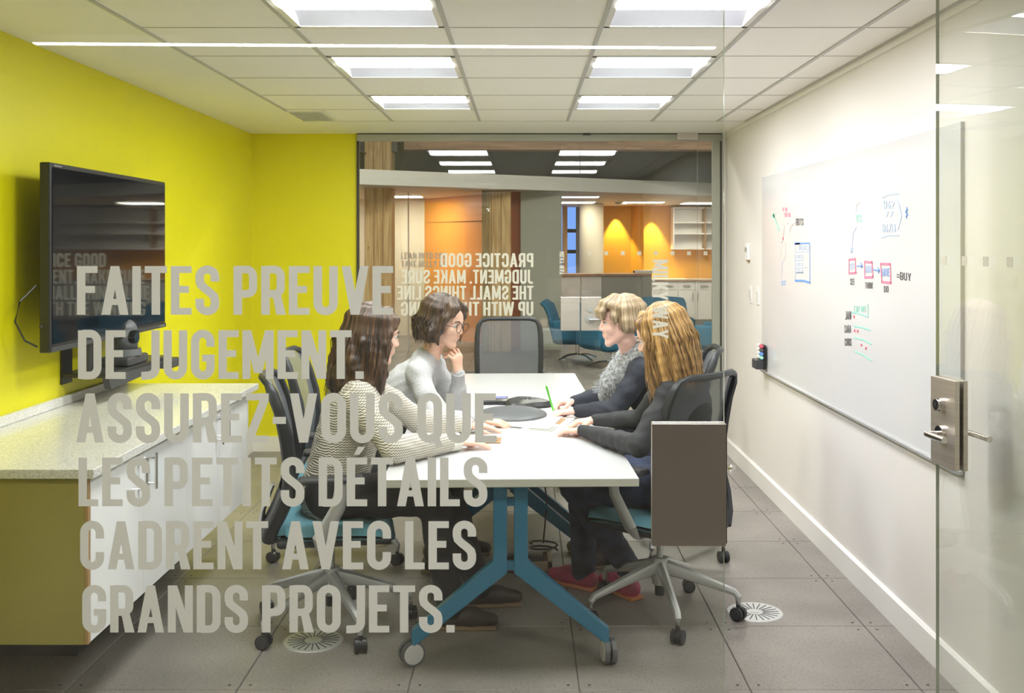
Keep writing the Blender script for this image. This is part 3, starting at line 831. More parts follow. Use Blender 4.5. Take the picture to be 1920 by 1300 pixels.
ink([cv([(726, 452), (727, 528), (768, 524)]), cv([(726, 454), (760, 450)]), cv([(760, 442), (763, 525)]),
     cv([(810, 460), (812, 550), (858, 548)]), cv([(812, 464), (852, 470)]), cv([(851, 460), (856, 548)]),
     cv([(898, 474), (904, 575)]), cv([(898, 476), (950, 478)]), cv([(950, 472), (952, 580)]), cv([(902, 574), (956, 580)])], 'pink', .010)
ink([cv([(768, 488), (800, 488)]), cv([(790, 470), (800, 488), (792, 500)]), cv([(858, 508), (892, 514)]), cv([(882, 496), (892, 514), (884, 526)])], 'blue', .006)
scrawl('SEE', *[C4((731, 0))[0], C4((757, 0))[0], C4((0, 472))[1], C4((0, 508))[1]], 'pale_blue')
scrawl('HMM', *[C4((816, 0))[0], C4((848, 0))[0], C4((0, 484))[1], C4((0, 526))[1]], 'pale_blue')
scrawl('HAVE', *[C4((906, 0))[0], C4((946, 0))[0], C4((0, 500))[1], C4((0, 545))[1]], 'blue', .10)
scrawl('SEE', *[C4((733, 0))[0], C4((757, 0))[0], C4((0, 556))[1], C4((0, 590))[1]], 'ink', .12)
scrawl('THINK', *[C4((814, 0))[0], C4((856, 0))[0], C4((0, 576))[1], C4((0, 610))[1]], 'ink', .12)
scrawl('DO', *[C4((916, 0))[0], C4((940, 0))[0], C4((0, 596))[1], C4((0, 630))[1]], 'ink', .12)
scrawl('=BUY', *[C4((985, 0))[0], C4((1062, 0))[0], C4((0, 518))[1], C4((0, 560))[1]], 'ink', .12, .12)
scrawl('TIKW1', *[C4((750, 0))[0], C4((820, 0))[0], C4((0, 704))[1], C4((0, 738))[1]], 'green', .10)
ink([cv([(742, 738), (790, 748), (830, 764)]), cv([(750, 812), (800, 822), (842, 836)]), cv([(752, 876), (800, 886), (850, 912)]), cv([(756, 950), (800, 968), (848, 1000)]), cv([(828, 690), (830, 760)])], 'green', .007)
scrawl('JAN', *[C4((706, 0))[0], C4((738, 0))[0], C4((0, 732))[1], C4((0, 778))[1]], 'ink', .13)
scrawl('SARA', *[C4((703, 0))[0], C4((738, 0))[0], C4((0, 808))[1], C4((0, 850))[1]], 'ink', .13)
scrawl('CHRIS', *[C4((704, 0))[0], C4((740, 0))[0], C4((0, 880))[1], C4((0, 920))[1]], 'ink', .13)
ink([cv([(754, 756), (754, 770)]), cv([(757, 832), (757, 846)]), cv([(774, 834), (774, 848)]), cv([(793, 911), (794, 921)]), cv([(817, 928), (819, 938)])], 'red', .018)

# pen rack magnet on the board
c = B(1434, 652)
t = thing('marker_rack', 'black magnetic rack with four dry-erase markers at the far end of the whiteboard', 'rack', (XR - .02, 6.52, .80))
MB().rbox((-.012, 0, .075), (.02, .10, .155), .004).build('holder', 'black_plastic', t)
MB().rbox((-.045, 0, .03), (.05, .115, .06), .006).build('eraser', 'charcoal', t)
for i, cc in enumerate(('green', 'blue', 'ink', 'red')):
    m = MB(); z = .075 + i * .024
    m.cyl((-.034, -.058, z), (-.034, .03, z), .010, seg=12, mi=0); m.cyl((-.034, -.066, z), (-.034, -.03, z), .0108, seg=12, mi=1)
    m.build('marker', ['white_trim', cc], t, smooth=True)
# thermostat, switches
t = thing('thermostat', 'white thermostat box on the right wall beyond the whiteboard, above the switches', 'thermostat', (XR, 7.06, 1.50))
MB().rbox((-.011, .0, .04), (.022, .085, .115), .005).build('body', 'white_trim', t)
MB().rbox((-.024, .0, .055), (.004, .05, .03), .001).build('display', 'grey_panel', t)
MB().box((-.008, .0, -.022), (.014, .04, .012)).build('base', 'tan', t)
for i, (yy, lb) in enumerate(((7.00, 'white wall switch plate nearer the whiteboard, below the thermostat'), (6.78, 'white wall switch plate right next to the whiteboard edge'))):
    t = thing('light_switch', lb, 'switch', (XR, yy, 1.19))
    MB().rbox((-.003, 0, .058), (.006, .072, .116), .002).build('plate', 'white_trim', t)
    MB().rbox((-.008, 0, .058), (.006, .032, .065), .002).build('rocker', 'white_gloss', t)
# door stop dome
t = thing('door_stop', 'small metal dome door stop on the floor by the right baseboard', 'stop', (1.475, 7.25, 0))
m = MB(); m.cyl((0, 0, 0), (0, 0, .012), .034, .03, seg=20); m.sph((0, 0, .012), .026, (1, 1, .8)); m.build('dome', 'chrome', t, smooth=True)

# floor grilles
def grille(x, y, lb):
    t = thing('floor_grille', lb, 'grille', (x, y, 0))
    m = MB(); N_ = 40
    m.cyl((0, 0, -.001), (0, 0, .003), .120, .117, seg=48); m.build('disc', 'aluminium', t, smooth=True)
    s = MB()
    for k in range(22):
        a = 2 * PI * k / 22
        s.box((math.cos(a) * .068, math.sin(a) * .068, .0035), (.066, .0042, .0012), rot=a)
    o = s.build('slots', 'charcoal', t); o['kind'] = 'stuff'
    MB().cyl((0, 0, .003), (0, 0, .0045), .018, seg=16).build('hub', 'aluminium', t)
grille(1.00, 4.42, 'round slotted metal floor grille beside the right-hand chair')
grille(-.84, 4.10, 'round slotted metal floor grille under the left-hand chair')

# ------------------------------------------------------------ credenza
CXF, CY0, CY1, CZ0, CZ1 = -1.415, 3.33, 5.27, .285, .83
t = thing('sideboard', 'long white wall-hung sideboard with four doors below the television', 'cabinet', (XL + .3, (CY0 + CY1) / 2, CZ0))
MB().span((XL + .002, CY0 + .02, CZ0), (CXF - .02, CY1 - .018, CZ1)).build('body', 'cab_white', t, world=True)
MB().span((XL + .002, CY0, CZ0), (CXF - .012, CY0 + .019, CZ1)).build('end_panel', 'yellow_bounce', t, world=True)
MB().span((CXF - .0115, CY0 + .001, CZ0), (CXF - .001, CY0 + .019, CZ1 - .006)).build('wood_edge', 'ply', t, world=True)
MB().span((XL + .002, CY1 - .018, CZ0), (CXF, CY1, CZ1)).build('end_panel', 'cab_white', t, world=True)
ys = [CY0 + .021, 3.82, 4.30, 4.78, CY1 - .02]
for i in range(4):
    d = MB().rbox((CXF - .01, (ys[i] + ys[i + 1]) / 2, (CZ0 + CZ1 - .012) / 2), (.018, ys[i + 1] - ys[i] - .004, CZ1 - .012 - CZ0), .0015, 1).build('door', 'door_gloss', t, world=True)
    hy = ys[i + 1] - .05 if i % 2 == 0 else ys[i] + .05
    m = MB(); x = CXF + .028
    m.cyl((x, hy, .665), (x, hy, .80), .006, seg=12)
    for z in (.685, .78): m.cyl((CXF - .001, hy, z), (x, hy, z), .004, seg=8)
    m.build('handle', 'chrome', d, smooth=True, world=True)
t = thing('countertop', 'speckled pale stone countertop with backsplash lip on the white sideboard', 'countertop', (XL + .3, 4.35, CZ1 + .001))
MB().rbox(((XL + .002 - 1.385) / 2, (3.30 + 5.36) / 2, CZ1 + .0165), (-1.385 - XL - .002, 2.06, .031), .002, 1).build('slab', 'quartz', t, world=True)
MB().rbox((XL + .012, 4.33, CZ1 + .053), (.02, 2.06, .04), .002, 1).build('backsplash', 'quartz', t, world=True)
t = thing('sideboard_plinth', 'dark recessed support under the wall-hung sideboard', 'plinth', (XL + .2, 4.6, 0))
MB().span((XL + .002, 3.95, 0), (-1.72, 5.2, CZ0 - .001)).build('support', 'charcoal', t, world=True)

# ------------------------------------------------------------ television, shelf, camera
TX = -1.925
t = thing('television', 'large black flat television on the yellow left-hand wall', 'television', (XL + .01, 4.84, 1.5))
a = Vector((TX, 4.165, 1.924)); zb = 1.145; y1 = 5.51
MB().rbox((TX - .022, (4.165 + y1) / 2, (1.924 + zb) / 2), (.044, y1 - 4.165, 1.924 - zb), .006).build('casing', 'black_plastic', t, world=True)
MB().span((TX + .001, 4.165 + .02, zb + .035), (TX + .003, y1 - .02, 1.924 - .02)).build('screen', 'screen', t, world=True)
MB().rbox((TX + .002, (4.165 + y1) / 2, zb + .012), (.008, y1 - 4.165 - .01, .02), .002).build('bezel_strip', 'charcoal', t, world=True)
MB().rbox((TX - .06, 4.84, 1.5), (.05, .9, .5), .012).build('rear_housing', 'black_plastic', t, world=True)
m = MB(); m.span((XL + .002, 4.55, 1.30), (XL + .02, 5.12, 1.72)); m.span((XL + .01, 4.62, 1.45), (TX - .08, 4.68, 1.6)); m.span((XL + .01, 5.0, 1.45), (TX - .08, 5.06, 1.6))
m.build('wall_bracket', 'charcoal', t, world=True)
for i, txt in enumerate(('a',)):
    m = MB()
    for k in range(6): m.box((TX + .0025, 4.20 + k * .012, 1.912), (.001, .008 if k % 2 else .005, .006))
    o = m.build('badge', 'grid_metal', t, world=True)
m = MB()
for k in range(6): m.box((TX + .0065, y1 - .11 + k * .014, zb + .012), (.001, .006, .004))
m.build('button_marks', 'grid_metal', t, world=True)
MB().cyl((TX - .03, 4.15, 1.25), (TX - .03, 4.15, 1.26), .006).build('side_button', 'charcoal', t, world=True)
m = MB(); m.tube([(TX - .06, 4.17, 1.42), (TX - .09, 4.10, 1.36), (TX - .10, 4.08, 1.28), (TX - .08, 4.12, 1.20), (TX - .06, 4.18, 1.17)], .004, seg=6); m.build('cable_loop', 'black_plastic', t, world=True, smooth=True)

t = thing('camera_shelf', 'thin black bracket shelf on the yellow wall below the television', 'shelf', (XL + .1, 4.95, .98))
SY0, SY1, SZ = 4.62, 5.42, 1.005
MB().rbox((-1.98, (SY0 + SY1) / 2, SZ - .01), (.22 + .0, SY1 - SY0, .02), .004).build('board', 'black_plastic', t, world=True)
m = MB()
m.prism([(SY0, SZ - .02), (SY1 - .1, SZ - .02), (SY1 - .18, SZ - .055), (SY0 + .03, SZ - .075)], 'x', -1.90, -1.87); m.build('front_lip', 'charcoal', t, world=True)
MB().rbox((-1.88, SY1 - .02, SZ - .04), (.10, .14, .05), .012).build('end_bracket', 'charcoal', t, world=True)
MB().span((XL + .001, SY0, SZ - .05), (XL + .012, SY0 + .10, SZ + .30)).build('wall_rail', 'black_plastic', t, world=True)
MB().rbox((-1.98, SY0 + .02, SZ + .11), (.05, .045, .22), .006).build('riser', 'black_plastic', t, world=True)
t = thing('video_camera', 'grey dome-head conference video camera standing on the black shelf', 'camera', (-1.95, 5.0, SZ))
m = MB(); m.rbox((0, 0, .022), (.15, .26, .044), .012, 3); m.build('base', 'charcoal', t, smooth=True)
m = MB(); m.cyl((0, 0, .044), (0, 0, .075), .085, .080, seg=32); m.build('turntable', 'phone_grey', t, smooth=True)
m = MB(); m.cyl((0, 0, .075), (0, 0, .17), .064, .062, seg=32); m.sph((0, 0, .17), .062, (1, 1, .85), seg=24); m.build('head', 'phone_grey', t, smooth='all')
m = MB(); m.cyl((.045, -.02, .135), (.072, -.02, .135), .036, .032, seg=24); m.build('lens', 'screen', t, smooth=True)

# ------------------------------------------------------------ table
TROT = R(1.5); TC = Vector((-.085, 5.285, 0)); TH = .73
def make_table(yc, label):
    ct_ = Matrix.Rotation(TROT, 4, 'Z') @ Vector((0, yc, 0))
    t = thing('meeting_table', label, 'table', (TC.x + ct_.x, TC.y + ct_.y, 0), TROT, group='two white meeting tables pushed end to end')
    hl = 1.542 / 2; hw = .47
    m = MB(); m.rbox((0, 0, TH - .0155), (2 * hw, 2 * hl, .031), .002, 1)
    m.bm.normal_update()
    for f in m.bm.faces: f.material_index = 0 if f.normal.z > .5 else 1
    m.build('tabletop', ['table_white', 'table_edge'], t)
    for yy in (-hl + .13, hl - .13):
        m = MB(); rw = .0
        px_, pw = .046, .026
        for s_ in (-1, 1):
            a = s_
            poly = [(a * .013, .70), (a * .065, .70), (a * .065, .395), (a * .372, .135), (a * .372, .078), (a * .362, .078), (a * .013, .350)]
            if s_ < 0: poly = poly[::-1]
            m.prism(poly, 'y', yy - .024, yy + .024)
        m.box((0, yy, .615), (.05, .022, .03)); m.box((0, yy, .375), (.05, .022, .035)); m.box((0, yy, .69), (.56, .05, .016))
        lg = m.build('leg_frame', 'blue_leg', t, bevel=.004)
        for s_ in (-1, 1):
            c = MB(); xx = s_ * .372
            c.box((xx, yy, .066), (.018, .03, .035), mi=0)
            ang = R(25) * s_
            ax = Vector((math.sin(ang) * s_, -math.cos(ang), 0)) if s_ < 0 else Vector((1, .15, 0)).normalized()
            for q in (-1, 1):
                p = Vector((xx, yy, .047)) + ax * q * .014
                c.cyl(p - ax * .009, p + ax * .009, .047, seg=28, mi=1)
                c.cyl(p + ax * q * .0085, p + ax * q * .0115, .039, .036, seg=28, mi=2)
            c.build('caster', ['aluminium', 'phone_grey', 'table_white'], lg, smooth=True)
    m = MB(); m.box((0, 0, .675), (.06, 2 * hl - .3, .03)); m.build('under_rail', 'blue_leg', t)
    return t
make_table(-.771, 'white meeting table on blue splayed legs, the nearer of the two')
make_table(.772, 'white meeting table on blue splayed legs, the farther one by the empty chair')

# ------------------------------------------------------------ task chair
def make_chair(label):
    t = thing('task_chair', label, 'chair', (0, 0, 0), 0, group='mesh-backed task chairs round the meeting table')
    # five-star base
    for k in range(5):
        a = 2 * PI * k / 5 - PI / 2
        d = Vector((math.cos(a), math.sin(a), 0)); n = Vector((-d.y, d.x, 0))
        m = MB()
        pts = [d * .02 + Vector((0, 0, .205)), d * .10 + Vector((0, 0, .185)), d * .22 + Vector((0, 0, .148)), d * .315 + Vector((0, 0, .118)), d * .33 + Vector((0, 0, .10)), d * .33 + Vector((0, 0, .068))]
        rr = [(.022, .034), (.020, .028), (.017, .020), (.015, .016), (.014, .014), (.011, .011)]
        m.tube(pts, rr, seg=8, flat=(0, 0, 1)); leg = m.build('base_leg', 'aluminium', t, smooth=True)
        c = MB(); ca = a + [1.0, .5, 1.3, .2, .9][k]; ax = Vector((math.cos(ca), math.sin(ca), 0)); p0 = d * .33 + Vector((0, 0, .028))
        for q in (-1, 1):
            p = p0 + ax * q * .014; c.cyl(p - ax * .009, p + ax * .009, .028, seg=18, mi=0); c.cyl(p + ax * q * .009, p + ax * q * .011, .023, .021, seg=18, mi=1)
        c.cyl(p0 - ax * .006, p0 + ax * .006, .020, seg=14, mi=1); c.cyl(p0 + Vector((0, 0, .015)), p0 + Vector((0, 0, .045)), .009, seg=10, mi=1)
        c.build('caster', ['black_plastic', 'charcoal'], leg, smooth=True)
    m = MB(); m.cyl((0, 0, .16), (0, 0, .245), .036, .034, seg=24); m.cyl((0, 0, .13), (0, 0, .16), .03, .036, seg=24); m.build('hub', 'aluminium', t, smooth=True)
    m = MB(); m.cyl((0, 0, .085), (0, 0, .16), .022, seg=18); m.build('column_sleeve', 'black_plastic', t, smooth=True)
    MB().cyl((0, 0, .24), (0, 0, .36), .014, seg=16).build('gas_column', 'aluminium', t, smooth=True)
    m = MB(); m.rbox((0, .0, .365), (.13, .26, .05), .018, 3); m.rbox((0, -.15, .375), (.09, .16, .04), .015, 2); m.build('mechanism', 'charcoal', t, smooth=True)
    # seat
    def seatgrid(z0, th, shrink=0):
        rows = []; n = 14
        top = []; 
        for i in range(n + 1):
            v = -1 + 2 * i / n; row = []
            for j in range(n + 1):
                u = -1 + 2 * j / n
                su = abs(u) ** 5; sv = abs(v) ** 5
                f = (1 - .10 * v * 1) * .245
                k_ = (1 - .18 * (abs(u) ** 6) * (abs(v) ** 6))
                x = u * (.245 - .012 * max(0, -v)) * k_ - 0; y = .02 + v * .24 * k_
                e = max(abs(u), abs(v)) ** 8
                z = z0 + th * (1 - e) - .018 * max(0, v) ** 3 * 1.6 + .012 * u * u
                row.append((x, y, z))
            rows.append(row)
        return rows
    m = MB(); g = seatgrid(.425, .048); m.grid(g); g2 = [[(x, y, .425 - .006 + (z - .425) * .02) for x, y, z in r_] for r_ in g]
    m.grid([[(x, y, .421 - .018 * max(0, (y - .02) / .24) ** 3 * 1.6) for x, y, z in r_] for r_ in g]); bmesh.ops.remove_doubles(m.bm, verts=m.bm.verts, dist=.006)
    m.build('seat', 'teal', t, smooth='all')
    m = MB(); m.rbox((0, .015, .405), (.455, .45, .034), .016, 3); m.build('seat_pan', 'chair_frame', t, smooth=True)
    # back: profile (y,z) and half width
    prof = [(-.245, .40, .13), (-.232, .45, .165), (-.198, .52, .205), (-.165, .60, .222), (-.155, .70, .229), (-.170, .82, .232), (-.198, .93, .230), (-.224, 1.0, .222), (-.242, 1.035, .20)]
    def bow(u): return .035 * (1 - u * u)
    rows = []
    for (y, z, hw) in prof[2:]:
        rows.append([(u * (hw - .012), y - bow(u) + .0, z - (.012 if z > 1.0 else 0) * u * u) for u in [-1 + 2 * j / 10 for j in range(11)]])
    m = MB(); m.grid(rows); m.build('mesh_back', 'chair_mesh', t, smooth='all')
    m = MB()
    left = [(-hw, y, z) for y, z, hw in prof]; right = [(hw, y, z) for y, z, hw in prof]
    topm = [(u * .19, -.248 - bow(u) * .9, 1.048) for u in (-.8, -.4, 0, .4, .8)]
    path = left + topm + right[::-1]
    rad = [(.012, .016)] * len(path)
    rr = []
    for p in path:
        zz = p[2]; rr.append((.019, .028) if zz < .9 else ((.018, .022) if zz < 1.03 else (.015, .016)))
    m.tube(path, rr, seg=8, flat=(0, 1, 0)); m.build('back_frame', 'chair_frame', t, smooth=True)
    m = MB(); rows = []
    for (y, z, hw) in prof[:4]: rows.append([(u * hw * .96, y - bow(u) * .8 - .006, z) for u in [-1 + 2 * j / 10 for j in range(11)]])
    m.grid(rows); m.grid([[(x, y - .012, z) for x, y, z in r_] for r_ in rows]); m.build('lumbar_band', 'black_plastic', t, smooth='all')
    m = MB(); m.tube([(0, -.10, .375), (0, -.22, .372), (0, -.29, .40), (0, -.275, .50), (0, -.235, .60)], [(.05, .014), (.06, .014), (.07, .013), (.05, .011), (.035, .008)], seg=10, flat=(0, 1, .2)); m.build('spine', 'aluminium', t, smooth=True)
    for s_ in (-1, 1):
        m = MB(); m.rbox((s_ * .275, .0, .668), (.075, .25, .026), .012, 3); arm = m.build('armrest', 'charcoal', t, smooth=True)
        m = MB(); m.tube([(s_ * .10, -.02, .385), (s_ * .22, -.03, .39), (s_ * .262, -.04, .43), (s_ * .277, .03, .56), (s_ * .277, .045, .655)], [(.026, .012), (.030, .013), (.032, .013), (.028, .012), (.026, .010)], seg=8, flat=(1, 0, 0)); m.build('arm_support', 'aluminium', arm, smooth=True)
    return t
def place(o, x, y, ang): o.matrix_basis = Matrix.Translation((x, y, 0)) @ Matrix.Rotation(ang, 4, 'Z')
chair = make_chair('task chair with teal seat under the woman in the cream knit, nearest on the left')
specs = [(-.80, 4.27, R(-80), None),
         (.587, 4.40, R(47), 'task chair with teal seat under the woman with long golden hair, nearest on the right'),
         (-.93, 5.20, R(-88), 'task chair under the woman in glasses, behind the cream knit sweater'),
         (.74, 5.32, R(84), 'task chair under the woman with the fur collar, its back showing by the back glass'),
         (-.10, 7.22, R(181), 'empty mesh-backed task chair at the far head of the table')]
for i, (x, y, a, lb) in enumerate(specs):
    o = chair if i == 0 else copy_tree(chair)
    if lb: o['label'] = lb
    place(o, x, y, a)
    off = R([-33.6, 30, 12, 40, 0][i])
    for ch in [q for q in bpy.data.objects if q.parent == o and q.name.startswith('base_leg')]: ch.matrix_basis = Matrix.Rotation(off, 4, 'Z')

# ------------------------------------------------------------ implicit-surface figures
class Field:
    def __init__(s): s.p = []
    def cone(s, a, b, r0, r1=None, k=.02, lab=0, squash=None, neg=False):
        s.p.append(('c', np.array(a, float), np.array(b, float), r0, r0 if r1 is None else r1, k, lab, squash, neg)); return s
    def chain(s, pts, rs, k=.015, lab=0, squash=None):
        for i in range(len(pts) - 1): s.cone(pts[i], pts[i + 1], rs[i], rs[i + 1], k, lab, squash)
        return s
    def ell(s, c, r, rot=None, k=.02, lab=0, neg=False):
        s.p.append(('e', np.array(c, float), np.array(r, float), np.eye(3) if rot is None else np.array(rot, float), None, k, lab, None, neg)); return s
    def bounds(s):
        lo = np.full(3, 1e9); hi = -lo
        for q in s.p:
            if q[8]: continue
            if q[0] == 'c':
                r = max(q[3], q[4]) + .01; lo = np.minimum(lo, np.minimum(q[1], q[2]) - r); hi = np.maximum(hi, np.maximum(q[1], q[2]) + r)
            else:
                r = q[2].max() + .01; lo = np.minimum(lo, q[1] - r); hi = np.maximum(hi, q[1] + r)
        return lo - .02, hi + .02
    def mesh(s, h, name, disp=None):
        lo, hi = s.bounds(); n = np.ceil((hi - lo) / h).astype(int) + 1
        D = np.full(n, .08, np.float32); Lb = np.zeros(n, np.int8)
        for (ty, a, b, r0, r1, k, lab, sq, neg) in s.p:
            if ty == 'c': pl = np.minimum(a, b) - max(r0, r1); ph = np.maximum(a, b) + max(r0, r1)
            else: pl = a - b.max(); ph = a + b.max()
            mg = k + 2.5 * h
            i0 = np.maximum(np.floor((pl - mg - lo) / h).astype(int), 0); i1 = np.minimum(np.ceil((ph + mg - lo) / h).astype(int) + 1, n)
            if (i1 <= i0).any(): continue
            X = (lo[0] + h * np.arange(i0[0], i1[0])).astype(np.float32)[:, None, None]
            Y = (lo[1] + h * np.arange(i0[1], i1[1])).astype(np.float32)[None, :, None]
            Z = (lo[2] + h * np.arange(i0[2], i1[2])).astype(np.float32)[None, None, :]
            if ty == 'c':
                ba = b - a; x = X - a[0]; y = Y - a[1]; z = Z - a[2]; f = 1.0
                if sq is not None:
                    nv, f = sq; nv = np.array(nv, float); nv /= np.linalg.norm(nv)
                    dn = (x * nv[0] + y * nv[1] + z * nv[2]) * (1 / f - 1)
                    x = x + dn * nv[0]; y = y + dn * nv[1]; z = z + dn * nv[2]; ba = ba + nv * (ba @ nv) * (1 / f - 1)
                L2 = max(ba @ ba, 1e-9)
                t_ = np.clip((x * ba[0] + y * ba[1] + z * ba[2]) / L2, 0, 1)
                d = np.sqrt((x - t_ * ba[0]) ** 2 + (y - t_ * ba[1]) ** 2 + (z - t_ * ba[2]) ** 2) - (r0 + (r1 - r0) * t_)
                if sq is not None: d = d * (.5 + .5 * sq[1])
            else:
                M_ = r0; x = X - a[0]; y = Y - a[1]; z = Z - a[2]
                u = (x * M_[0, 0] + y * M_[0, 1] + z * M_[0, 2]); v = (x * M_[1, 0] + y * M_[1, 1] + z * M_[1, 2]); w_ = (x * M_[2, 0] + y * M_[2, 1] + z * M_[2, 2])
                k0 = np.sqrt((u / b[0]) ** 2 + (v / b[1]) ** 2 + (w_ / b[2]) ** 2); k1 = np.sqrt((u / b[0] ** 2) ** 2 + (v / b[1] ** 2) ** 2 + (w_ / b[2] ** 2) ** 2)
                d = k0 * (k0 - 1) / np.maximum(k1, 1e-6)
            sl = tuple(slice(i0[i], i1[i]) for i in range(3)); Dc = D[sl]
            if neg:
                hh_ = np.clip(.5 - .5 * (Dc + d) / k, 0, 1); D[sl] = Dc + (-d - Dc) * hh_ + k * hh_ * (1 - hh_)
            else:
                Lb[sl] = np.where(d < Dc, lab, Lb[sl])
                hh_ = np.clip(.5 + .5 * (Dc - d) / k, 0, 1); D[sl] = Dc + (d - Dc) * hh_ - k * hh_ * (1 - hh_)
        S = D < 0
        c = np.zeros(n - 1, np.int8)
        for dx in (0, 1):
            for dy in (0, 1):
                for dz in (0, 1): c += S[dx:n[0] - 1 + dx, dy:n[1] - 1 + dy, dz:n[2] - 1 + dz]
        act = (c > 0) & (c < 8)
        idx = np.argwhere(act); vid = np.full(n - 1, -1, np.int32); vid[act] = np.arange(len(idx))
        acc = np.zeros((len(idx), 3)); cnt = np.zeros(len(idx))
        corners = [(x, y, z) for x in (0, 1) for y in (0, 1) for z in (0, 1)]
        for A in corners:
            for ax in range(3):
                if A[ax]: continue
                Bc = list(A); Bc[ax] = 1
                ia = idx + np.array(A); ib = idx + np.array(Bc)
                da = D[ia[:, 0], ia[:, 1], ia[:, 2]]; db = D[ib[:, 0], ib[:, 1], ib[:, 2]]
                m_ = (da < 0) != (db < 0); t_ = np.where(m_, da / np.where(m_, da - db, 1), 0)
                pos = np.tile(np.array(A, float), (len(idx), 1)); pos[:, ax] = t_
                acc[m_] += pos[m_]; cnt[m_] += 1
        V = lo + (idx + acc / cnt[:, None]) * h
        F = []
        for ax in range(3):
            o1, o2 = [(1, 2), (2, 0), (0, 1)][ax]
            sa = [slice(None)] * 3; sb = [slice(None)] * 3; sa[ax] = slice(0, n[ax] - 1); sb[ax] = slice(1, n[ax])
            chg = S[tuple(sa)] != S[tuple(sb)]; e = np.argwhere(chg)
            e = e[(e[:, o1] > 0) & (e[:, o2] > 0) & (e[:, o1] < n[o1] - 1) & (e[:, o2] < n[o2] - 1)]
            ins = S[e[:, 0], e[:, 1], e[:, 2]]
            q = []
            for d1, d2 in ((0, 0), (-1, 0), (-1, -1), (0, -1)):
                g = e.copy(); g[:, o1] += d1; g[:, o2] += d2; q.append(vid[g[:, 0], g[:, 1], g[:, 2]])
            q = np.stack(q, 1); q[~ins] = q[~ins][:, ::-1]
            F.append(q)
        F = np.concatenate(F); F = F[(F >= 0).all(1)]
        # light smoothing
        for it in range(2):
            sm = np.zeros_like(V); ct2 = np.zeros(len(V))
            for a_, b_ in ((0, 1), (1, 2), (2, 3), (3, 0)):
                np.add.at(sm, F[:, a_], V[F[:, b_]]); np.add.at(ct2, F[:, a_], 1)
            V = V * .6 + .4 * sm / np.maximum(ct2, 1)[:, None]
        if disp is not None: V = disp(V)
        me = bpy.data.meshes.new(name)
        me.vertices.add(len(V)); me.vertices.foreach_set('co', V.astype(np.float32).ravel())
        me.loops.add(len(F) * 4); me.loops.foreach_set('vertex_index', F.astype(np.int32).ravel())
        me.polygons.add(len(F)); me.polygons.foreach_set('loop_start', np.arange(0, len(F) * 4, 4, dtype=np.int32))
        me.polygons.foreach_set('loop_total', np.full(len(F), 4, np.int32))
        cen = idx[F[:, 0]]; me.polygons.foreach_set('material_index', Lb[cen[:, 0], cen[:, 1], cen[:, 2]].astype(np.int32))
        me.update(calc_edges=True); me.validate()
        me.polygons.foreach_set('use_smooth', np.ones(len(me.polygons), bool))
        return me

def fobj(F, h, name, mats, parent, disp=None):
    me = F.mesh(h, name, disp)
    for m in mats: me.materials.append(K[m])
    return link(name, me, parent, world=True)

def frame(fwd, up=(0, 0, 1)):
    f = Vector(fwd).normalized(); u = Vector(up); r_ = f.cross(u).normalized(); u = r_.cross(f).normalized()
    return r_, f, u       # right, forward, up

def hand(F, wrist, d, nrm, side, curl, spread=.12, sc=.92, lab=0, thumb=(.5, .35)):
    d = Vector(d).normalized(); nrm = Vector(nrm); nrm = (nrm - d * nrm.dot(d)).normalized(); lat = nrm.cross(d) * side   # towards the thumb
    w0 = Vector(wrist)
    F.cone(w0 - d * .03, w0 + d * .02, .023 * sc, .024 * sc, .012, lab, squash=(nrm, .75))
    F.cone(w0 + d * .03 * sc, w0 + d * .068 * sc, .030 * sc, .033 * sc, .012, lab, squash=(nrm, .42))
    L_ = [(.042, .026, .021), (.046, .029, .022), (.042, .027, .021), (.033, .021, .019)]
    for i in range(4):
        off = (1.5 - i) * .0205 * sc
        kn = w0 + d * (.088 - .004 * abs(i - 1.0)) * sc + lat * off
        F.cone(w0 + d * .035 * sc + lat * off * .6, kn, .0105 * sc, .0098 * sc, .010, lab)
        dd = (d + lat * (1.5 - i) * spread).normalized(); p = kn; cu = curl[i] if isinstance(curl, (list, tuple)) else curl
        ax = lat.normalized() * side
        for j, ln in enumerate(L_[i]):
            rot = Matrix.Rotation(-cu * (1, 1.15, .7)[j], 3, ax if True else ax)
            q = rot @ dd
            if (rot @ dd).dot(nrm) > dd.dot(nrm) and cu > 0: q = Matrix.Rotation(cu * (1, 1.15, .7)[j], 3, ax) @ dd
            dd = q; e = p + dd * ln * sc
            F.cone(p, e, (.0092, .0082, .0075)[j] * sc, (.0084, .0076, .0066)[j] * sc, .003, lab); p = e
    b0 = w0 + d * .018 * sc + lat * .020 * sc
    t1 = b0 + (d * .75 + lat * thumb[0] - nrm * thumb[1]).normalized() * .044 * sc
    t2 = t1 + (d * 1.0 + lat * thumb[0] * .4 - nrm * thumb[1] * .9).normalized() * .032 * sc
    t3 = t2 + (d * 1.0 - lat * .05 - nrm * thumb[1] * .8).normalized() * .026 * sc
    F.cone(b0, t1, .0145 * sc, .0115 * sc, .008, lab); F.cone(t1, t2, .0108 * sc, .0098 * sc, .003, lab); F.cone(t2, t3, .0098 * sc, .008 * sc, .003, lab)

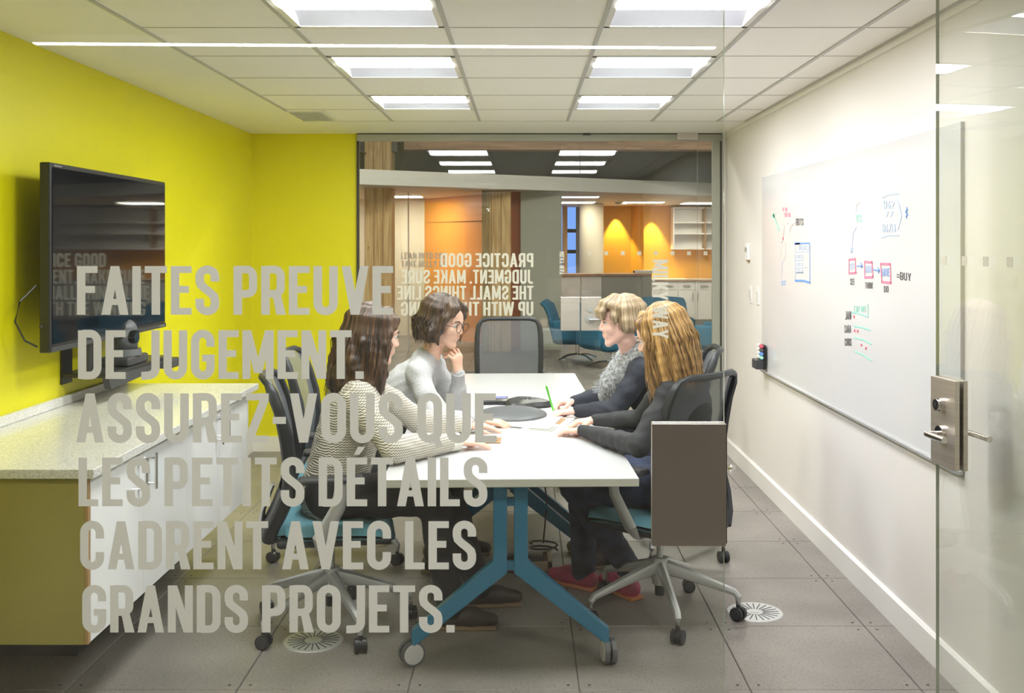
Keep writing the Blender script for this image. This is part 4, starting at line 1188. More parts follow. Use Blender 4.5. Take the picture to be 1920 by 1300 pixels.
def person(spec):
    S = spec; V = Vector
    root = thing('person', S['label'], 'person', (S['pelvis'][0], S['pelvis'][1], 0))
    r_, f, u = frame(S['face'], S.get('hup', (0, 0, 1)))
    hc = V(S['head'])
    def H(x, y, z): return hc + r_ * x + f * y + u * z
    rotm = [list(r_), list(f), list(u)]
    pel, chest = V(S['pelvis']), V(S['chest']); bf = V(S['body_fwd']).normalized(); spine = (chest - pel).normalized(); lat = spine.cross(bf).normalized() * -1
    bfn = lat.cross(spine).normalized()
    if bfn.dot(bf) < 0: bfn = -bfn
    shR, shL = V(S['shR']), V(S['shL']); nb = (shR + shL) / 2 + V((0, 0, .035)); necktop = H(0, -.022, -.075)
    F = Field()
    # body under the clothes
    F.cone(pel, pel.lerp(chest, .5), .125, .105, .03, squash=(bfn, .72)); F.cone(pel.lerp(chest, .5), chest, .105, .125, .03, squash=(bfn, .72))
    F.cone(shR, shL, .045, .045, .05); F.cone(chest, nb, .11, .05, .04, squash=(bfn, .7))
    F.cone(nb - V((0, 0, .03)), necktop, .050, .047, .03)
    for sd in 'RL':
        sh, el, wr = V(S['sh' + sd]), V(S['el' + sd]), V(S['wr' + sd])
        F.cone(sh, el, .040, .034, .02); F.cone(el, el.lerp(wr, .35), .034, .033, .015); F.cone(el.lerp(wr, .35), wr, .033, .022, .015)
        hip, kn, an = V(S['hip' + sd]), V(S['kn' + sd]), V(S['an' + sd])
        F.cone(hip, kn, .075, .052, .03); F.cone(kn, kn.lerp(an, .3), .05, .05, .02); F.cone(kn.lerp(an, .3), an, .05, .034, .02)
        F.cone(an, an - V((0, 0, .045)), .032, .028, .01); F.cone(an - V((0, 0, .05)), V(S['toe' + sd]) * .8 + an * .2 - V((0, 0, .02)), .026, .018, .01)
        hd = S['hand' + sd]; hand(F, wr, hd[0], hd[1], 1 if sd == 'R' else -1, hd[2], thumb=hd[3] if len(hd) > 3 else (.5, .35))
    # head
    F.ell(H(0, -.017, .030), (.074, .093, .083), rotm, .02); F.ell(H(0, .026, -.020), (.058, .062, .080), rotm, .02)
    F.ell(H(0, .048, .038), (.055, .040, .045), rotm, .02)
    for q in (-1, 1):
        F.cone(H(q * .050, -.008, -.040), H(q * .012, .060, -.094), .018, .016, .018)
        F.ell(H(q * .036, .060, -.022), (.022, .022, .022), rotm, .02)
        F.cone(H(q * .012, .087, .024), H(q * .042, .072, .022), .007, .007, .010)
        F.ell(H(q * .030, .092, .006), (.015, .012, .010), rotm, .010, neg=True)
        F.ell(H(q * .074, -.010, -.006), (.008, .018, .030), rotm, .006)
        F.ell(H(q * .010, .093, -.028), (.008, .009, .007), rotm, .006)
    F.cone(H(0, .084, .014), H(0, .0985, -.022), .0075, .0098, .010)
    F.cone(H(0, .060, -.092), H(0, .066, -.098), .019, .015, .014)
    F.ell(H(0, .070, -.055), (.030, .020, .022), rotm, .012)
    F.ell(H(0, .0835, -.050), (.020, .0085, .0045), rotm, .004, 1); F.ell(H(0, .0825, -.0585), (.017, .0085, .0055), rotm, .004, 1)
    fobj(F, .0042, 'body', [S['skin'], 'lips'], root)
    for q in (-1, 1):
        m = MB(); m.sph(H(q * .030, .0745, .005), .0125, seg=14); m.build('eye', 'eye', root, smooth='all', world=True)
        m = MB(); m.sph(H(q * .030, .0775, .004) + f * .0055, .0052, seg=10); m.build('iris', 'iris', root, smooth='all', world=True)
        m = MB(); m.tube([H(q * .014, .0935, .025), H(q * .028, .0930, .031), H(q * .046, .080, .026)], [(.002, .003), (.0025, .0035), (.0015, .002)], seg=6); m.build('eyebrow', S['hair'], root, smooth='all', world=True)
        m = MB(); m.tube([H(q * .017, .0865, .008), H(q * .030, .0905, .0125), H(q * .044, .0795, .007)], .0016, seg=5); m.build('eyelashes', 'iris', root, smooth='all', world=True)
    # top
    G = Field(); x = S.get('bulk', .012)
    G.cone(pel + V((0, 0, -.01)), pel.lerp(chest, .5), .145 + x, .125 + x, .04, squash=(bfn, .76)); G.cone(pel.lerp(chest, .5), chest, .125 + x, .140 + x, .04, squash=(bfn, .76))
    G.cone(chest, nb, .115 + x, .052 + x * .6, .05, squash=(bfn, .74)); G.cone(shR, shL, .048 + x * .5, .048 + x * .5, .04)
    for q_ in (shR, shL): G.cone(nb + V((0, 0, .008)), q_ + V((0, 0, .006)), .046 + x * .5, .040 + x * .5, .04)
    for q in (-1, 1): G.ell(chest + lat * q * .068 + bfn * .075 - spine * .035, (.055, .055, .055), None, .04)
    G.cone(nb - V((0, 0, .01)), nb + (necktop - nb) * .06, .064, .058, .02)
    ar = S.get('arm_r', .052)
    for sd in 'RL':
        sh, el, wr = V(S['sh' + sd]), V(S['el' + sd]), V(S['wr' + sd]); du = (wr - el).normalized()
        G.cone(sh - V((0, 0, .012)), sh.lerp(el, .5), ar + x * .3, ar, .03); G.cone(sh.lerp(el, .5), el, ar, ar * .9, .02); G.cone(el, el.lerp(wr, .5), ar * .92, ar * .80, .02); G.cone(el.lerp(wr, .5), wr - du * .005, ar * .80, ar * .60, .015)
        # folds at the elbow
        pd = (el - sh).normalized().cross(du)
        for w2 in (.1, .2, .32): 
            c_ = el.lerp(wr, w2); G.ell(c_, (ar * .9, ar * .9, ar * .9), None, .010)
    seed = random.random() * 10
    def dsp(Vv):
        n_ = np.sin(Vv[:, 0] * 47 + seed + 3 * np.sin(Vv[:, 2] * 31)) * np.sin(Vv[:, 2] * 53 + 2 * np.sin(Vv[:, 1] * 29 + seed)) * .0028
        cc = np.array(chest); dd = Vv - cc; dd /= np.linalg.norm(dd, axis=1)[:, None] + 1e-6
        return Vv + dd * n_[:, None]
    top = fobj(G, .0065, 'sweater' if S['cloth'] in ('knit', 'grey_sweater') else 'top', [S['cloth']], root, dsp)
    if S.get('cuff'):
        for sd in 'RL':
            el, wr = V(S['el' + sd]), V(S['wr' + sd]); du = (wr - el).normalized(); m = MB()
            m.tube([wr - du * .055, wr - du * .05, wr, wr + du * .004], [ar * .6, ar * .66, ar * .66, ar * .55], seg=20); m.build('cuff', S['cuff'], root, smooth=True, world=True)
    m = MB(); cc = nb + (necktop - nb) * .10; nd = (necktop - nb).normalized(); rr_ = nd.orthogonal().normalized(); r2 = nd.cross(rr_)
    m.tube([cc + (rr_ * math.cos(a) + r2 * math.sin(a)) * .061 for a in [2 * PI * i / 20 for i in range(20)]], .0075, seg=8, closed=True)
    if S.get('collar', True): m.build('neckband', S.get('cuff') or S['cloth'], root, smooth='all', world=True)
    # trousers
    T = Field()
    T.cone(pel + lat * .07 - spine * .02, pel - lat * .07 - spine * .02, .115, .115, .04)
    for sd in 'RL':
        hip, kn, an = V(S['hip' + sd]), V(S['kn' + sd]), V(S['an' + sd])
        T.cone(hip, hip.lerp(kn, .5), .098, .084, .04); T.cone(hip.lerp(kn, .5), kn, .084, .068, .03); T.cone(kn, kn.lerp(an, .35), .066, .064, .02); T.cone(kn.lerp(an, .35), an + (an - kn).normalized() * .025, .064, .056, .02)
    fobj(T, .008, 'trousers', [S['legs']], root, dsp)
    for sd in 'RL':
        an, toe = V(S['an' + sd]), V(S['toe' + sd]); dd = (toe - an); dd.z = 0; dd.normalize(); hd = an - dd * .035; zz = S.get('lift' + sd, 0.0)
        Sh = Field(); bz = .046 + zz
        Sh.cone((hd.x, hd.y, bz), (hd.x + dd.x * .12, hd.y + dd.y * .12, bz), .037, .040, .02); Sh.cone((hd.x + dd.x * .12, hd.y + dd.y * .12, bz - .002), (hd.x + dd.x * .205, hd.y + dd.y * .205, bz - .012), .040, .028, .02)
        Sh.cone((hd.x + dd.x * .02, hd.y + dd.y * .02, bz), tuple(an + V((0, 0, .03))), .038, .040, .02)
        so = fobj(Sh, .006, 'shoe', [S['shoe']], root)
        ang = math.atan2(dd.y, dd.x); m = MB()
        m.rbox((hd.x + dd.x * .095, hd.y + dd.y * .095, .008 + zz), (.262, .080, .016), .007, 2, rot=ang); m.build('sole', S['sole'], so, smooth=True, world=True)
    # hair
    Hh = Field(); hs = S['hairspec']
    Hh.ell(H(0, -.026, .038), (.083, .096, .088), rotm, .02)
    rnd = random.Random(hs.get('seed', 1)); up_w = V((0, 0, 1))
    nl = hs['n']; face_half = R(hs.get('face', 62))
    for i in range(nl):
        th = face_half + (2 * PI - 2 * face_half) * (i + .5) / nl + rnd.uniform(-.04, .04)
        dx, dy = math.sin(th), math.cos(th); Ln = hs['len'] * rnd.uniform(.88, 1.04) ; fl = hs.get('flare', 1.0); wv = hs.get('wave', .008)
        part = hs.get('part', 0.0)
        P = []
        for fi in (6, 26, 46, 66, 88):
            sf, cf = math.sin(R(fi)), math.cos(R(fi)); P.append(H(part * cf + dx * .084 * sf, -.026 + dy * .097 * sf, .038 - (.028 if fi == 88 else 0) + .087 * cf))
        rs = [.007, .009, .011, .013, .015]
        outd = (r_ * dx + f * dy); outd.z = 0
        if outd.length > 0: outd.normalize()
        base = P[-1]; steps = max(2, int(Ln / .035)); ph = rnd.uniform(0, 6); back = -V((f.x, f.y, 0)).normalized() if (f.x or f.y) else V((0, 0, 0))
        sway = V(hs.get('sway', (0, 0, 0)))
        for j in range(1, steps + 1):
            a = j / steps; pr = hs.get('puff', .012) * math.sin(min(1, a * 1.3) * PI / 2)
            wob = math.sin(a * hs.get('freq', 7) + ph) * wv
            p = base - up_w * Ln * a + outd * (pr * fl + wob) + back * hs.get('backfall', .02) * a + outd.cross(up_w) * math.cos(a * hs.get('freq', 7) * .9 + ph) * wv + sway * a
            if 'inward' in hs: p = p - outd * hs['inward'] * a * a
            P.append(p); rs.append(.0155 * (1 - .62 * a ** 2))
        Hh.chain(P, rs, hs.get('k', .017))
    for (pts, r0, r1) in hs.get('extra', []):
        PP = [H(*p) for p in pts]; n_ = len(PP); Hh.chain(PP, [r0 + (r1 - r0) * i / (n_ - 1) for i in range(n_)], .020)
    fz = hs.get('grain', .0016)
    def hd_(Vv):
        cc = np.array(hc); dd = Vv - cc; nn = np.linalg.norm(dd[:, :2], axis=1) + 1e-5; an_ = np.arctan2(dd[:, 1], dd[:, 0])
        n_ = np.sin(an_ * 46 + 5 * np.sin(Vv[:, 2] * 17)) * .6 + np.sin(an_ * 83 + 7 * np.sin(Vv[:, 2] * 11 + 1)) * .4
        out = Vv.copy(); out[:, 0] += dd[:, 0] / nn * n_ * fz; out[:, 1] += dd[:, 1] / nn * n_ * fz; return out
    def flow(o_):
        me = o_.data; n_ = len(me.vertices); co = np.zeros(n_ * 3, np.float32); me.vertices.foreach_get('co', co)
        co = co.reshape(-1, 3) + np.array(root.matrix_basis.translation, np.float32); dd = co - np.array(hc, np.float32)
        x_ = dd @ np.array(r_, np.float32); y_ = dd @ np.array(f, np.float32) + .026; q_ = np.sqrt(x_ * x_ + y_ * y_) + 1e-4
        at_ = me.attributes.new('flow', 'FLOAT_VECTOR', 'POINT')
        at_.data.foreach_set('vector', np.stack([x_ / q_, y_ / q_, dd[:, 2] * 1.6 + q_ * 2], 1).astype(np.float32).ravel())
    flow(fobj(Hh, .0045, 'hair', [S['hair']], root, hd_))
    # loose strands
    m = MB()
    for i in range(hs.get('strands', 60)):
        th = face_half + (2 * PI - 2 * face_half) * rnd.random(); dx, dy = math.sin(th), math.cos(th); Ln = hs['len'] * rnd.uniform(.9, 1.12)
        outd = (r_ * dx + f * dy); outd.z = 0; outd.normalize(); base = H(dx * .094, -.028 + dy * .106, .03); ph = rnd.uniform(0, 6); P = [H(dx * .042, -.026 + dy * .048, .123), H(dx * .080, -.027 + dy * .092, .088), base]
        for j in range(1, 6):
            a = j / 5; p = base - up_w * (Ln + .03) * a + outd * (hs.get('puff', .012) * hs.get('flare', 1) * .9 + .010 + math.sin(a * 6 + ph) * .010) + V(hs.get('sway', (0, 0, 0))) * a
            p += (-V((f.x, f.y, 0)).normalized()) * hs.get('backfall', .02) * a
            if 'inward' in hs: p = p - outd * hs['inward'] * a * a
            P.append(p)
        m.tube(P, [.0020] * 3 + [.0018, .0016, .0014, .001, .0006], seg=4)
    o_ = m.build('hair_strands', S['hair'], root, smooth='all', world=True); flow(o_); o_['kind'] = 'stuff'
    return root, H, (r_, f, u), nb, necktop

SEAT = .475
# woman in the cream knit, front left, facing right and away
person(dict(label='woman with long brown hair in a cream open-knit sweater, seen from behind', skin='skin_a', hair='hair_brown', cloth='knit', cuff='cuff', legs='trouser', shoe='boot', sole='boot_sole',
    pelvis=(-.79, 4.28, .585), chest=(-.70, 4.27, .90), body_fwd=(.95, .25, -.1), head=(-.618, 4.27, 1.205), face=(.92, .38, -.14), bulk=.036, arm_r=.058,
    shR=(-.665, 4.125, .965), shL=(-.70, 4.43, .99), elR=(-.50, 3.99, .79), elL=(-.46, 4.55, .80), wrR=(-.275, 4.255, .768), wrL=(-.25, 4.66, .768),
    handR=((.9, .42, -.12), (.05, -.05, 1), .16), handL=((.9, .2, -.1), (0, 0, 1), .2),
    hipR=(-.78, 4.19, .575), hipL=(-.78, 4.37, .575), knR=(-.36, 4.13, .56), knL=(-.34, 4.40, .56), anR=(-.30, 4.24, .10), anL=(-.20, 4.50, .10), toeR=(-.12, 4.24, .03), toeL=(-.02, 4.52, .03),
    hairspec=dict(n=56, len=.245, face=62, wave=.011, freq=10, flare=1.6, puff=.020, backfall=.035, seed=3, strands=70, part=.01,
        extra=[([(.02, .02, .112), (.046, .050, .080), (.072, .042, .02), (.082, .022, -.05), (.087, .010, -.13)], .013, .010), ([(-.02, .03, .112), (-.046, .062, .076), (-.070, .056, .02), (-.080, .045, -.05), (-.085, .03, -.12)], .015, .010),
               ([(.0, .04, .112), (.028, .074, .078), (.056, .066, .045)], .014, .010), ([(.0, .04, .112), (-.028, .074, .078), (-.056, .066, .045)], .014, .010)])))
# woman with glasses, grey sweater, hand at chin
pw = person(dict(label='woman with glasses and dark chin-length hair in a grey sweater, hand at her chin', skin='skin_b', hair='hair_dark', cloth='grey_sweater', cuff='grey_sweater', legs='trouser', shoe='boot', sole='boot_sole',
    pelvis=(-.80, 5.10, .585), chest=(-.57, 5.07, .88), body_fwd=(.95, -.12, -.25), head=(-.385, 5.00, 1.205), face=(.87, -.42, -.20), bulk=.012, arm_r=.050,
    shR=(-.50, 4.89, .975), shL=(-.46, 5.20, .985), elR=(-.415, 4.72, .785), elL=(-.325, 5.10, .785), wrR=(-.185, 4.77, .765), wrL=(-.318, 5.00, .962),
    handR=((1, -.02, -.08), (0, -.1, 1), .35), handL=((-.05, -.12, 1), (.75, -.60, .1), [.75, .85, .95, 1.0], (.2, .5)),
    hipR=(-.79, 5.01, .575), hipL=(-.79, 5.19, .575), knR=(-.37, 4.98, .55), knL=(-.37, 5.22, .55), anR=(-.42, 4.96, .10), anL=(-.36, 5.25, .10), toeR=(-.24, 4.94, .03), toeL=(-.18, 5.25, .03),
    hairspec=dict(n=40, len=.105, face=66, wave=.012, freq=8, flare=1.2, puff=.022, inward=.012, backfall=.0, seed=8, strands=90,
        extra=[([(.02, .02, .118), (.06, .06, .09), (.085, .05, .04), (.088, .03, -.02)], .018, .014), ([(.0, .04, .118), (-.04, .072, .086), (-.075, .055, .04), (-.085, .03, -.01)], .018, .014),
               ([(.0, .03, .12), (.03, .070, .092), (.06, .075, .06)], .017, .012), ([(-.02, -.10, .02), (0, -.13, -.01), (.02, -.125, -.04)], .035, .028)])))
# woman with fur collar
pf = person(dict(label='woman with short blond hair and a grey fur collar writing at the table', skin='skin_c', hair='hair_blond', cloth='navy', legs='denim', shoe='boot', sole='boot_sole', collar=False,
    pelvis=(.80, 5.22, .585), chest=(.63, 5.16, .88), body_fwd=(-.95, -.05, -.15), head=(.475, 5.02, 1.205), face=(-.97, -.14, -.06), bulk=.016, arm_r=.054,
    shR=(.55, 5.32, .975), shL=(.57, 4.97, .975), elR=(.43, 5.40, .79), elL=(.44, 4.93, .785), wrR=(.265, 5.30, .775), wrL=(.27, 5.06, .765),
    handR=((-1, -.12, -.10), (.1, .35, 1), [.75, .8, .9, .95], (.35, .6)), handL=((-1, .1, -.08), (0, 0, 1), .3),
    hipR=(.79, 5.31, .575), hipL=(.79, 5.13, .575), knR=(.38, 5.30, .55), knL=(.38, 5.06, .55), anR=(.42, 5.28, .10), anL=(.44, 5.04, .10), toeR=(.24, 5.28, .03), toeL=(.26, 5.04, .03),
    hairspec=dict(n=40, len=.050, face=72, wave=.003, freq=4, flare=.6, puff=.010, inward=.020, backfall=.0, seed=5, strands=50, grain=.0016,
        extra=[([(x * .3, .02, .122), (x * .8, .072, .098), (x, .095, .062), (x * 1.02, .094, .030)], .015, .009) for x in (-.055, -.033, -.011, .011, .033, .055)] +
              [([(q * .02, -.0, .12), (q * .066, .045, .088), (q * .080, .052, .040), (q * .080, .045, .010)], .016, .010) for q in (-1, 1)])))
# woman with golden hair
person(dict(label='woman with long golden hair in a black long-sleeved top, seen side-on at the right', skin='skin_d', hair='hair_gold', cloth='black_top', legs='denim', shoe='pink_shoe', sole='orange_sole',
    pelvis=(.68, 4.38, .585), chest=(.68, 4.33, .89), body_fwd=(-.88, .40, -.1), head=(.575, 4.29, 1.200), face=(-.92, .28, -.34), bulk=.010, arm_r=.047,
    shR=(.645, 4.50, .985), shL=(.60, 4.18, .98), elR=(.53, 4.66, .79), elL=(.46, 4.08, .785), wrR=(.335, 4.80, .765), wrL=(.262, 4.54, .762),
    handR=((-.9, .10, -.1), (0, 0, 1), .45), handL=((-.75, .55, -.12), (.1, 0, 1), .45),
    hipR=(.69, 4.47, .575), hipL=(.64, 4.30, .575), knR=(.27, 4.66, .54), knL=(.23, 4.42, .54), anR=(.28, 4.74, .10), anL=(.47, 4.62, .14), toeR=(.14, 4.84, .03), toeL=(.40, 4.72, .03), liftL=.0,
    hairspec=dict(n=58, len=.255, face=54, wave=.005, freq=5, flare=1.2, puff=.018, backfall=.030, seed=11, strands=110, part=.0, sway=(.0, 0, 0),
        extra=[([(.01, .04, .112), (.046, .060, .080), (.072, .046, .03), (.082, .028, -.05), (.084, .022, -.14), (.085, .022, -.20)], .016, .008), ([(-.01, .04, .112), (-.046, .060, .080), (-.072, .046, .03), (-.082, .028, -.05), (-.084, .022, -.14), (-.085, .022, -.20)], .016, .008)])))

# fur collar of the third woman
root, Hf, fr_, nb, nt_ = pf
m = MB(); rnd = random.Random(4)
base = []
for i in range(15):
    a = i / 14 * 2 - 1
    base.append(Vector((nb.x + .005 - .03 * math.cos(a * 1.4) + .085 * math.cos(a * PI) * -1 * -.6, nb.y + math.sin(a * 2.6) * .105, nb.z + .035 - .20 * abs(a) ** 2.2)))
# a horseshoe round the neck, open towards her front (-x)
base = []
for i in range(17):
    a = -150 + 300 * i / 16; ca, sa = math.cos(R(a)), math.sin(R(a)); drop = max(0, (abs(a) - 80) / 70)
    base.append(Vector((nb.x - .005 + ca * .100 - drop * .060, nb.y + sa * .115 * (1 - .35 * drop), nb.z + .045 - .23 * drop)))
G = Field(); G.chain(base, [.032] + [.056] * 15 + [.032], .02)
fc = fobj(G, .006, 'fur_collar', ['fur'], root)
for i in range(2600):
    k_ = rnd.random() * 15.99; i0 = int(k_); c_ = base[i0].lerp(base[min(16, i0 + 1)], k_ - i0)
    d_ = Vector((rnd.gauss(0, 1), rnd.gauss(0, 1), rnd.gauss(0, 1))).normalized(); tdir = (base[min(16, i0 + 1)] - base[i0]).normalized()
    d_ = (d_ - tdir * d_.dot(tdir)).normalized(); p0 = c_ + d_ * .047; p1 = p0 + d_ * .024 + Vector((rnd.gauss(0, .006), rnd.gauss(0, .006), -.012)); p2 = p1 + d_ * .010 + Vector((rnd.gauss(0, .006), rnd.gauss(0, .006), -.018))
    n_ = d_.orthogonal().normalized() * .0016
    m.poly([p0 - n_, p0 + n_, p1 + n_ * .6, p1 - n_ * .6]); m.poly([p1 - n_ * .6, p1 + n_ * .6, p2])
o = m.build('fur_hairs', 'fur', fc, recalc=False, world=True); o['kind'] = 'stuff'
m = MB(); c_ = Hf(-.0, 0, 0)
# glasses
root, Hg, fr_, nb, nt_ = pw
t = thing('eyeglasses', 'round dark-framed glasses worn by the woman in the grey sweater', 'glasses', tuple(Hg(0, .1, .0)))
for q in (-1, 1):
    c_ = Hg(q * .033, .104, .002); rr_, ff_, uu_ = fr_
    m = MB(); m.tube([c_ + rr_ * math.cos(a) * .025 + uu_ * math.sin(a) * .023 for a in [2 * PI * i / 24 for i in range(24)]], .0018, seg=6, closed=True); m.build('rim', 'charcoal', t, smooth='all', world=True)
    m = MB(); m.tube([Hg(q * .057, .102, .006), Hg(q * .074, .085, .008), Hg(q * .080, .0, .004), Hg(q * .079, -.02, -.01)], .0016, seg=6); m.build('temple_arm', 'charcoal', t, smooth='all', world=True)
m = MB(); m.tube([Hg(-.009, .106, .006), Hg(0, .112, .010), Hg(.009, .106, .006)], .0016, seg=6); m.build('bridge', 'charcoal', t, smooth='all', world=True)

# ------------------------------------------------------------ things on the table
def at(px, py, z=TH):
    Y = (CH - z) * FP / (py - 460); return Vector(((px - 981) * Y / FP, Y, z))
# conference speakerphone (black, lobed)
c = at(985, 762)
t = thing('conference_phone', 'black low conference phone in the middle of the table, behind the oval pod', 'phone', (c.x, c.y, TH))
m = MB()
pts = []
for i in range(48):
    a = 2 * PI * i / 48; rr_ = .125 + .022 * math.cos(3 * a); pts.append((rr_ * math.cos(a), rr_ * math.sin(a)))
for z0, s0, z1, s1 in ((.0, .96, .012, 1.0), (.012, 1.0, .03, .84), (.03, .84, .043, .50)):
    A = [m.bm.verts.new((x * s0, y * s0, z0)) for x, y in pts]; B2 = [m.bm.verts.new((x * s1, y * s1, z1)) for x, y in pts]
    for i in range(48): m.bm.faces.new((A[i], A[(i + 1) % 48], B2[(i + 1) % 48], B2[i]))
    if z0 == 0: m.bm.faces.new(A[::-1])
    if z1 > .04: m.bm.faces.new(B2)
m.build('body', 'black_plastic', t, smooth=True)
m = MB()
for i in range(4):
    for j in range(3): m.rbox((-.022 + j * .022, -.03 + i * .018, .045), (.014, .010, .006), .002, 1)
o = m.build('keypad', 'charcoal', t)
c = at(960, 783)
t = thing('oval_pod', 'wide flat grey oval speaker pod on the table in front of the black phone', 'speaker', (c.x, c.y, TH))
m = MB(); m.sph((0, 0, .016), 1, (.175, .20, .030), seg=36); bmesh.ops.bisect_plane(m.bm, geom=m.bm.verts[:] + m.bm.edges[:] + m.bm.faces[:], plane_co=(0, 0, 0), plane_no=(0, 0, -1), clear_outer=True)
m.build('shell', 'phone_grey', t, smooth='all')
m = MB(); m.tube([(.17 * math.cos(a), .195 * math.sin(a), .016) for a in [2 * PI * i / 36 for i in range(36)]], .004, seg=6, closed=True); m.build('rim', 'black_plastic', t, smooth='all')
c = at(924, 757)
t = thing('desk_phone', 'small black keypad remote with lit display beside the conference phone', 'phone', (c.x, c.y, TH), R(5))
m = MB(); m.rbox((0, 0, .014), (.17, .10, .026), .006, 2, rot=Matrix.Rotation(R(8), 4, 'X')); m.build('body', 'black_plastic', t, smooth=True)
MB().box((.045, .02, .030), (.06, .035, .002), rot=Matrix.Rotation(R(8), 4, 'X')).build('display', 'lcd', t)
m = MB()
for i in range(3):
    for j in range(4): m.box((-.06 + j * .02, -.025 + i * .02, .027 + i * .002), (.013, .011, .004))
m.build('keypad', 'phone_grey', t)
t = thing('phone_cable', 'thin black cable linking the phones on the table', 'cable', tuple(at(960, 757)))
m = MB(); pts = [at(936, 757, TH + .01), at(952, 756, TH + .008), at(985, 758, TH + .007), at(1000, 770, TH + .007), at(996, 782, TH + .006)]
m.tube(pts, .0035, seg=6); m.build('cord', 'black_plastic', t, smooth='all', world=True)

def sheet(name, label, cat, corners, z, th, mats, parts=None):
    P = [at(*p, z) for p in corners]; c = sum(P, Vector()) / 4
    t = thing(name, label, cat, (c.x, c.y, z))
    m = MB(); m.prism([(p.x, p.y) for p in P], 'z', z, z + th); m.build('cover' if parts else 'sheets', mats, t, world=True); return t, P
t, P = sheet('magazine', 'open printed brochure with pictures between the golden-haired woman and the papers', 'magazine', [(920, 808), (1040, 818), (1078, 786), (962, 776)], TH + .0005, .006, 'paper', True)
def onp(P, u, v, z): return P[0].lerp(P[1], u).lerp(P[3].lerp(P[2], u), v) * 1.0 + Vector((0, 0, z))
for (u0, u1, v0, v1, cc) in ((.08, .42, .15, .5, 'phone_grey'), (.50, .9, .55, .9, 'tan'), (.15, .45, .6, .85, 'faint'), (.55, .92, .12, .40, 'grey_panel')):
    m = MB(); m.poly([onp(P, u0, v0, .0068), onp(P, u1, v0, .0068), onp(P, u1, v1, .0068), onp(P, u0, v1, .0068)]); m.build('picture', cc, t, world=True)
t, P = sheet('magazine', 'loose pages fanned on top of the open brochure', 'paper', [(925, 798), (1030, 806), (1060, 778), (975, 770)], TH + .0082, .004, 'paper', True)
for i in range(6):
    v = .15 + i * .12; m = MB(); m.poly([onp(P, .08, v, .0046), onp(P, .9, v, .0046), onp(P, .9, v + .03, .0046), onp(P, .08, v + .03, .0046)]); m.build('text_line', 'faint', t, world=True)
t, P = sheet('notebook', 'open spiral notebook under the writing hand of the woman with the fur collar', 'notebook', [(1035, 776), (1140, 786), (1160, 758), (1050, 754)], TH + .0005, .008, 'paper', True)
m = MB()
for i in range(14):
    p = onp(P, .97, .05 + i * .066, .01); m.tube([p + Vector((.006 * math.cos(a), 0, .006 * math.sin(a))) for a in [2 * PI * k / 8 for k in range(8)]], .0012, seg=4, closed=True)
m.build('spiral', 'aluminium', t, world=True)
t, P = sheet('notebook', 'white notepad with brown edge beneath the forearm of the woman in glasses', 'notebook', [(765, 803), (860, 808), (872, 786), (785, 782)], TH + .0005, .010, 'paper', True)
t, P = sheet('paper', 'single printed sheet with a blue mark lying near the knit sleeve', 'paper', [(790, 828), (880, 826), (880, 806), (800, 806)], TH + .0005, .001, 'paper')
m = MB(); m.poly([onp(P, .5, .5, .0015), onp(P, .62, .5, .0015), onp(P, .62, .6, .0015), onp(P, .5, .6, .0015)]); m.build('mark', 'blue', t, world=True)
t, P = sheet('clipboard', 'brown clipboard with papers by the hand of the woman in the knit', 'clipboard', [(872, 832), (938, 832), (940, 822), (884, 819)], TH + .0005, .004, 'tan', True)
m = MB(); m.prism([(onp(P, u, v, 0).x, onp(P, u, v, 0).y) for u, v in ((.05, .1), (.8, .1), (.8, .95), (.05, .95))], 'z', TH + .0046, TH + .0085); m.build('papers', 'paper', t, world=True)
p = onp(P, .82, .5, .012); MB().rbox((p.x, p.y, TH + .011), (.02, .06, .012), .004).build('clip', 'chrome', t, world=True)
# pens
def pen(label, a, b, m_, r=.0045):
    a = Vector(a); b = Vector(b); t = thing('pen', label, 'pen', tuple(a)); d = (b - a).normalized()
    mb = MB(); mb.cyl(a + d * .012, b, r, seg=12); mb.build('barrel', m_, t, smooth=True, world=True)
    mb = MB(); mb.cyl(a, a + d * .014, .0008, r, seg=12); mb.build('tip', 'charcoal', t, smooth=True, world=True)
    q = (Vector((0, 0, 1)).cross(d)).normalized() * (r + .001); mb = MB(); mb.box(b - d * .02 + q, (.003, .002, .03), rot=d.to_track_quat('Z', 'Y').to_matrix().to_4x4()); mb.build('clip', m_, t, world=True)
pen('green pen held upright in the writing hand', W(1040, 777, 5.24) + Vector((0, 0, -.005)), W(1024, 724, 5.20), 'green_pen', .005)
pen('dark pen lying on the white notepad sheet', at(786, 812, TH + .008), at(800, 824, TH + .008), 'charcoal', .0035)
# ring
# floor box under table
c = Vector((.0, 5.05, 0))
t = thing('floor_box', 'open tan floor power box with black cables under the table', 'box', tuple(c))
m = MB(); m.span((-.14, -.10, 0), (.14, -.08, .05)); m.span((-.14, .08, 0), (.14, .10, .05)); m.span((-.14, -.10, 0), (-.12, .10, .05)); m.span((.12, -.10, 0), (.14, .10, .05)); m.span((-.14, -.10, 0), (.14, .10, .01)); m.build('tray', 'box_tan', t)
m = MB(); m.rbox((0, 0, .04), (.2, .13, .05), .015); m.build('socket_block', 'black_plastic', t, smooth=True)
m = MB(); m.tube([(.10 + .07 * math.cos(a), .02 + .05 * math.sin(a), .075 + .004 * a) for a in [2 * PI * i / 16 * 1.6 for i in range(17)]], .005, seg=6); m.build('cable_coil', 'black_plastic', t, smooth='all')
m = MB(); m.tube([(.10, .05, .10), (.12, .1, .3), (.09, .12, .5), (.06, .12, .69)], .004, seg=6); m.build('riser_cable', 'black_plastic', t, smooth='all')

